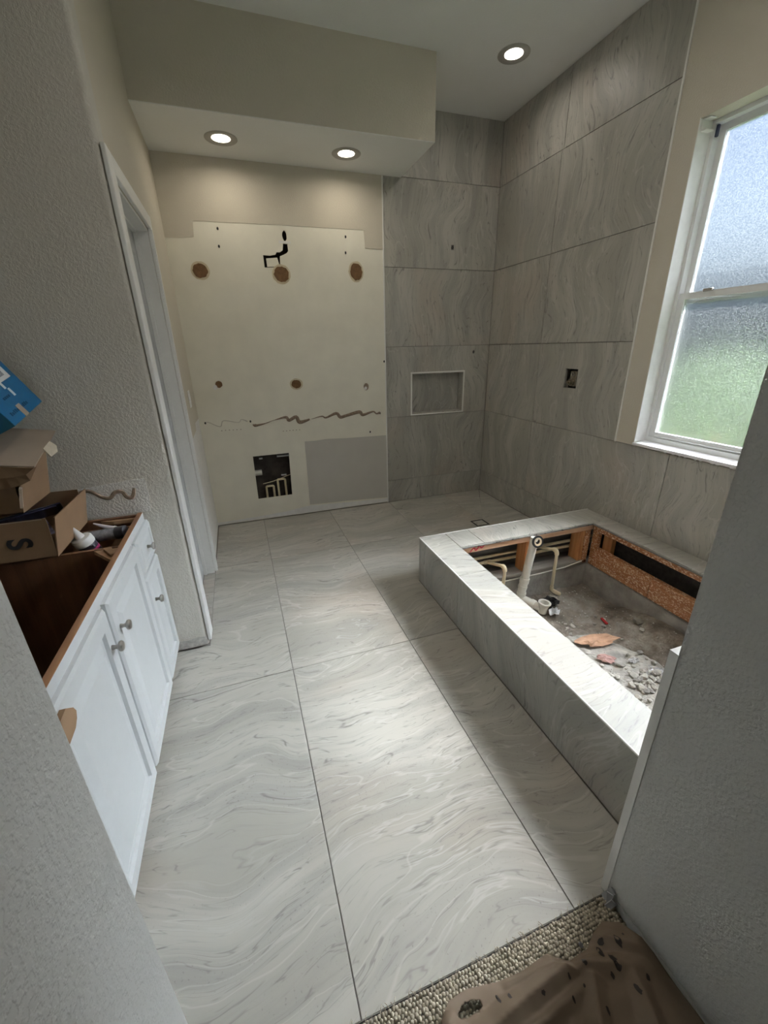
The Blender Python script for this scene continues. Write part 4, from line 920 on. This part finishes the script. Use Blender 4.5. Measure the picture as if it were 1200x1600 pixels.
# cap and cardboard scrap at the near end of the cabinet
o = lathe('pale_cap', [(.0, 0), (.016, .0), (.017, .010), (.015, .017), (.008, .022), (.0, .023)], simple('pale_pink', (.72, .62, .60), .5), None, (CXF-.010, -2.885, CZ), n=20, cap=False)
tag(o, 'pale pinkish plastic cap on the cabinet frame by the entry wall', 'cap')
bm = bmesh.new(); oy = [(-2.97, .735), (-2.81, .742), (-2.783, .718), (-2.776, .702), (-2.784, .688), (-2.802, .677), (-2.84, .674), (-2.97, .675)]
me = plate_mesh('cardboard_scrap', [(y+2.87, z-.68) for y, z in oy], [], lambda u, v: (.012, u, v), lambda u, v: (0, u, v))
o = link('cardboard_scrap', me, CARD, None, (CXF+.0205, -2.87, .68)); tag(o, 'rounded brown cardboard scrap against the nearest cabinet door', 'cardboard')

# ================================================================== carpet and paper at the entry
CYE = YE-.004
bm = bmesh.new(); rq = random.Random(5)
sp = .0088; nxl = int((XW-XL)/sp); nyl = 34
for j in range(nyl):
    y = CYE - .004 - j*sp
    for i in range(nxl):
        x = XL + sp*(i+.5) + (sp*.5 if j % 2 else 0) + rq.uniform(-.0012, .0012); yy = y + rq.uniform(-.0012, .0012)
        if x > XW-.006: continue
        r = rq.uniform(.0040, .0054); hgt = rq.uniform(.008, .0125); tx_, ty_ = rq.uniform(-.3, .3), rq.uniform(-.2, .4)
        base = bm.verts.new((x-.6, yy+3.4, .0135-.012+hgt)); ringv = []
        for (rr2, zz) in ((1.0, hgt*.72), (1.0, hgt*.25), (.8, -.004)):
            ringv.append([bm.verts.new((x-.6 + r*rr2*math.cos(k*math.pi/3+i) + tx_*zz*.4, yy+3.4 + r*rr2*math.sin(k*math.pi/3+i) + ty_*zz*.4, zz)) for k in range(6)])
        for k in range(6):
            bm.faces.new((base, ringv[0][k], ringv[0][(k+1) % 6]))
            for a, b in zip(ringv, ringv[1:]): bm.faces.new((a[k], b[k], b[(k+1) % 6], a[(k+1) % 6]))
cp = link('looped_carpet', finish(bm, 'looped_carpet', True, recalc=False), CARPET, None, (.6, -3.4, -.004)); tag(cp, 'beige loop-pile carpet edge at the bathroom threshold', 'carpet', kind='stuff')
bm = bmesh.new()
for i in range(90):
    x = rq.uniform(.1, 1.1); l = rq.uniform(.006, .016); a = rq.uniform(-.9, .9)
    tube_bm(bm, [(x-.6, 0, .006), (x-.6+l*.5*math.sin(a), l*.6, .009), (x-.6+l*math.sin(a), l, .0055)], .0008, 4)
tag(link('carpet_fringe', finish(bm, 'carpet_fringe'), CARPET, None, (.6, CYE-.002, 0)), 'frayed carpet threads along the cut edge on the tile', 'carpet threads', kind='stuff')
# crumpled kraft paper
edge = [(.560, -3.285), (.592, -3.262), (.640, -3.258), (.715, -3.272), (.790, -3.276), (.862, -3.270), (.905, -3.300), (.965, -3.296), (1.000, -3.278), (1.040, -3.268), (1.075, -3.288), (1.098, -3.335), (1.104, -3.42)]
def edge_y(x):
    for (x0, y0), (x1, y1) in zip(edge, edge[1:]):
        if x0 <= x <= x1: return y0 + (y1-y0)*(x-x0)/(x1-x0)
    return edge[0][1] if x < edge[0][0] else edge[-1][1]
FOLDS = [(.60, -3.345, .90, -3.305, .034, .022), (.74, -3.280, .98, -3.312, .020, .012), (.90, -3.305, 1.05, -3.370, .026, .018), (.66, -3.380, .93, -3.345, .022, .014),
         (.86, -3.275, .95, -3.330, .018, .010), (.93, -3.345, .85, -3.46, .030, .020), (1.00, -3.285, 1.07, -3.34, .022, .016), (.57, -3.30, .66, -3.40, .026, .018), (1.03, -3.36, .98, -3.50, .026, .02), (.70, -3.42, .80, -3.60, .03, .025)]
def fold_z(x, y):
    z = 0
    for x0, y0, x1, y1, h, wd in FOLDS:
        dx, dy = x1-x0, y1-y0; tt = max(0, min(1, ((x-x0)*dx+(y-y0)*dy)/(dx*dx+dy*dy)))
        d_ = math.hypot(x-x0-dx*tt, y-y0-dy*tt)/wd; wob = 1+.4*noise.noise((x*18, y*18, h*90))
        if d_ < 1.6: z = max(z, h*wob*max(0, 1-d_/1.6)*(1-.35*abs(2*tt-1)))
    return z
def paper_z(x, y):
    a = noise.noise((x*5, y*5, 2.0)); b = noise.noise((x*13, y*13, 6.0)); r1 = 1-abs(noise.noise((x*7+3, y*4, 9.0)))*2
    d_ = min(1, max(0, (edge_y(x)-y)/.10))
    wall_ = max(0, (x-.98)/.12)
    return .0145 + .012 + .014*a + .005*b + .020*max(0, r1)**2*d_ + .018*wall_*wall_ + .006*d_ + fold_z(x, y)*min(1, d_*4+.15)
bm = bmesh.new(); grid = {}
nu, nv = 150, 120
for i in range(nu+1):
    x = .560 + (1.100-.560)*i/nu; ye = edge_y(x)
    for j in range(nv+1):
        tt = (j/nv)**1.8; y = ye + (-4.3-ye)*tt
        grid[i, j] = bm.verts.new((x-.85, y+3.6, paper_z(x, y)))
for i in range(nu):
    x = .560 + .54*(i+.5)/nu
    for j in range(nv):
        y = grid[i, j].co.y-3.6
        hx, hy = (x-.632)/.030, (y+3.288)/.012
        if hx*hx+hy*hy < 1 + .5*noise.noise((x*60, y*60, 0)): continue
        bm.faces.new((grid[i, j], grid[i, j+1], grid[i+1, j+1], grid[i+1, j]))
pp = link('builders_paper', finish(bm, 'builders_paper', True, recalc=False), KRAFT, None, (.85, -3.6, 0)); tag(pp, 'crumpled brown protection paper with dark splashes over the carpet', 'paper')
s = pp.modifiers.new('t', 'SOLIDIFY'); s.thickness = .0008
rs = random.Random(8)
for x, y, ru, rv in ((.930, -3.318, .005, .008), (.995, -3.345, .006, .022), (.985, -3.315, .007, .012), (1.035, -3.318, .006, .012), (1.005, -3.400, .005, .010), (1.000, -3.300, .008, .007), (.975, -3.36, .004, .006), (.70, -3.30, .004, .010), (.725, -3.306, .004, .007), (.80, -3.33, .005, .004), (.86, -3.36, .003, .006), (.90, -3.35, .003, .004), (.92, -3.40, .004, .007), (1.05, -3.39, .004, .005), (.82, -3.40, .003, .004), (.955, -3.285, .006, .006), (1.06, -3.31, .003, .003), (.88, -3.325, .003, .005)):
    bm = bmesh.new(); n = 12; c = bm.verts.new((0, 0, paper_z(x, y)+.0012)); ring = []
    for k in range(n):
        q = rs.uniform(.75, 1.2); a, b = ru*q*math.cos(2*math.pi*k/n), rv*q*math.sin(2*math.pi*k/n); ring.append(bm.verts.new((a, b, paper_z(x+a, y+b)+.0012)))
    for k in range(n): bm.faces.new((c, ring[k], ring[(k+1) % n]))
    link('splash', finish(bm, 'splash', recalc=False), STAIN, pp, (x, y, 0))

# ================================================================== outside the window
og = box('ground_outside', 2.86, 30, -25, 25, -.5, -.3, simple('lawn', (.025, .045, .012), .95, var=.3, nscale=3)); structure(og, 'lawn outside the frosted window', 'ground')
LEAF = simple('hedge_leaves', (.034, .086, .006), .7, var=.3, nscale=25)
hd = empty('garden_shrub', (4.6, -.95, -.3), 'bright green shrub blurred behind the frosted window', 'shrub')
rh = random.Random(3)
bm = bmesh.new()
for _ in range(16000):
    u = Vector((rh.gauss(0, 1), rh.gauss(0, 1), rh.gauss(0, 1))).normalized()*rh.uniform(.75, 1.0)
    c = Vector((u.x*.65, u.y*.75, .85+u.z*.85)); r = rh.uniform(.012, .028)
    a = Vector((rh.uniform(-1, 1), rh.uniform(-1, 1), rh.uniform(-1, 1))).normalized(); b = a.orthogonal().normalized()
    vs = [bm.verts.new(c+a*r), bm.verts.new(c+b*r*.45), bm.verts.new(c-a*r), bm.verts.new(c-b*r*.45)]; bm.faces.new(vs)
link('foliage', finish(bm, 'foliage', recalc=False), LEAF, hd, (4.6, -.95, -.3))
for k in range(3): tube('stem', [(4.6+.05*k, -.95, -.3), (4.55+.1*k, -.95+.1*(k-1), .6)], .02, PINE, hd, 8)
nw = box('neighbour_wall', 9.0, 9.3, -14, 14, -.3, 2.6, simple('blue_grey_siding', (.05, .065, .08), .8, var=.05)); structure(nw, 'blue-grey neighbouring wall seen blurred through the window', 'wall')
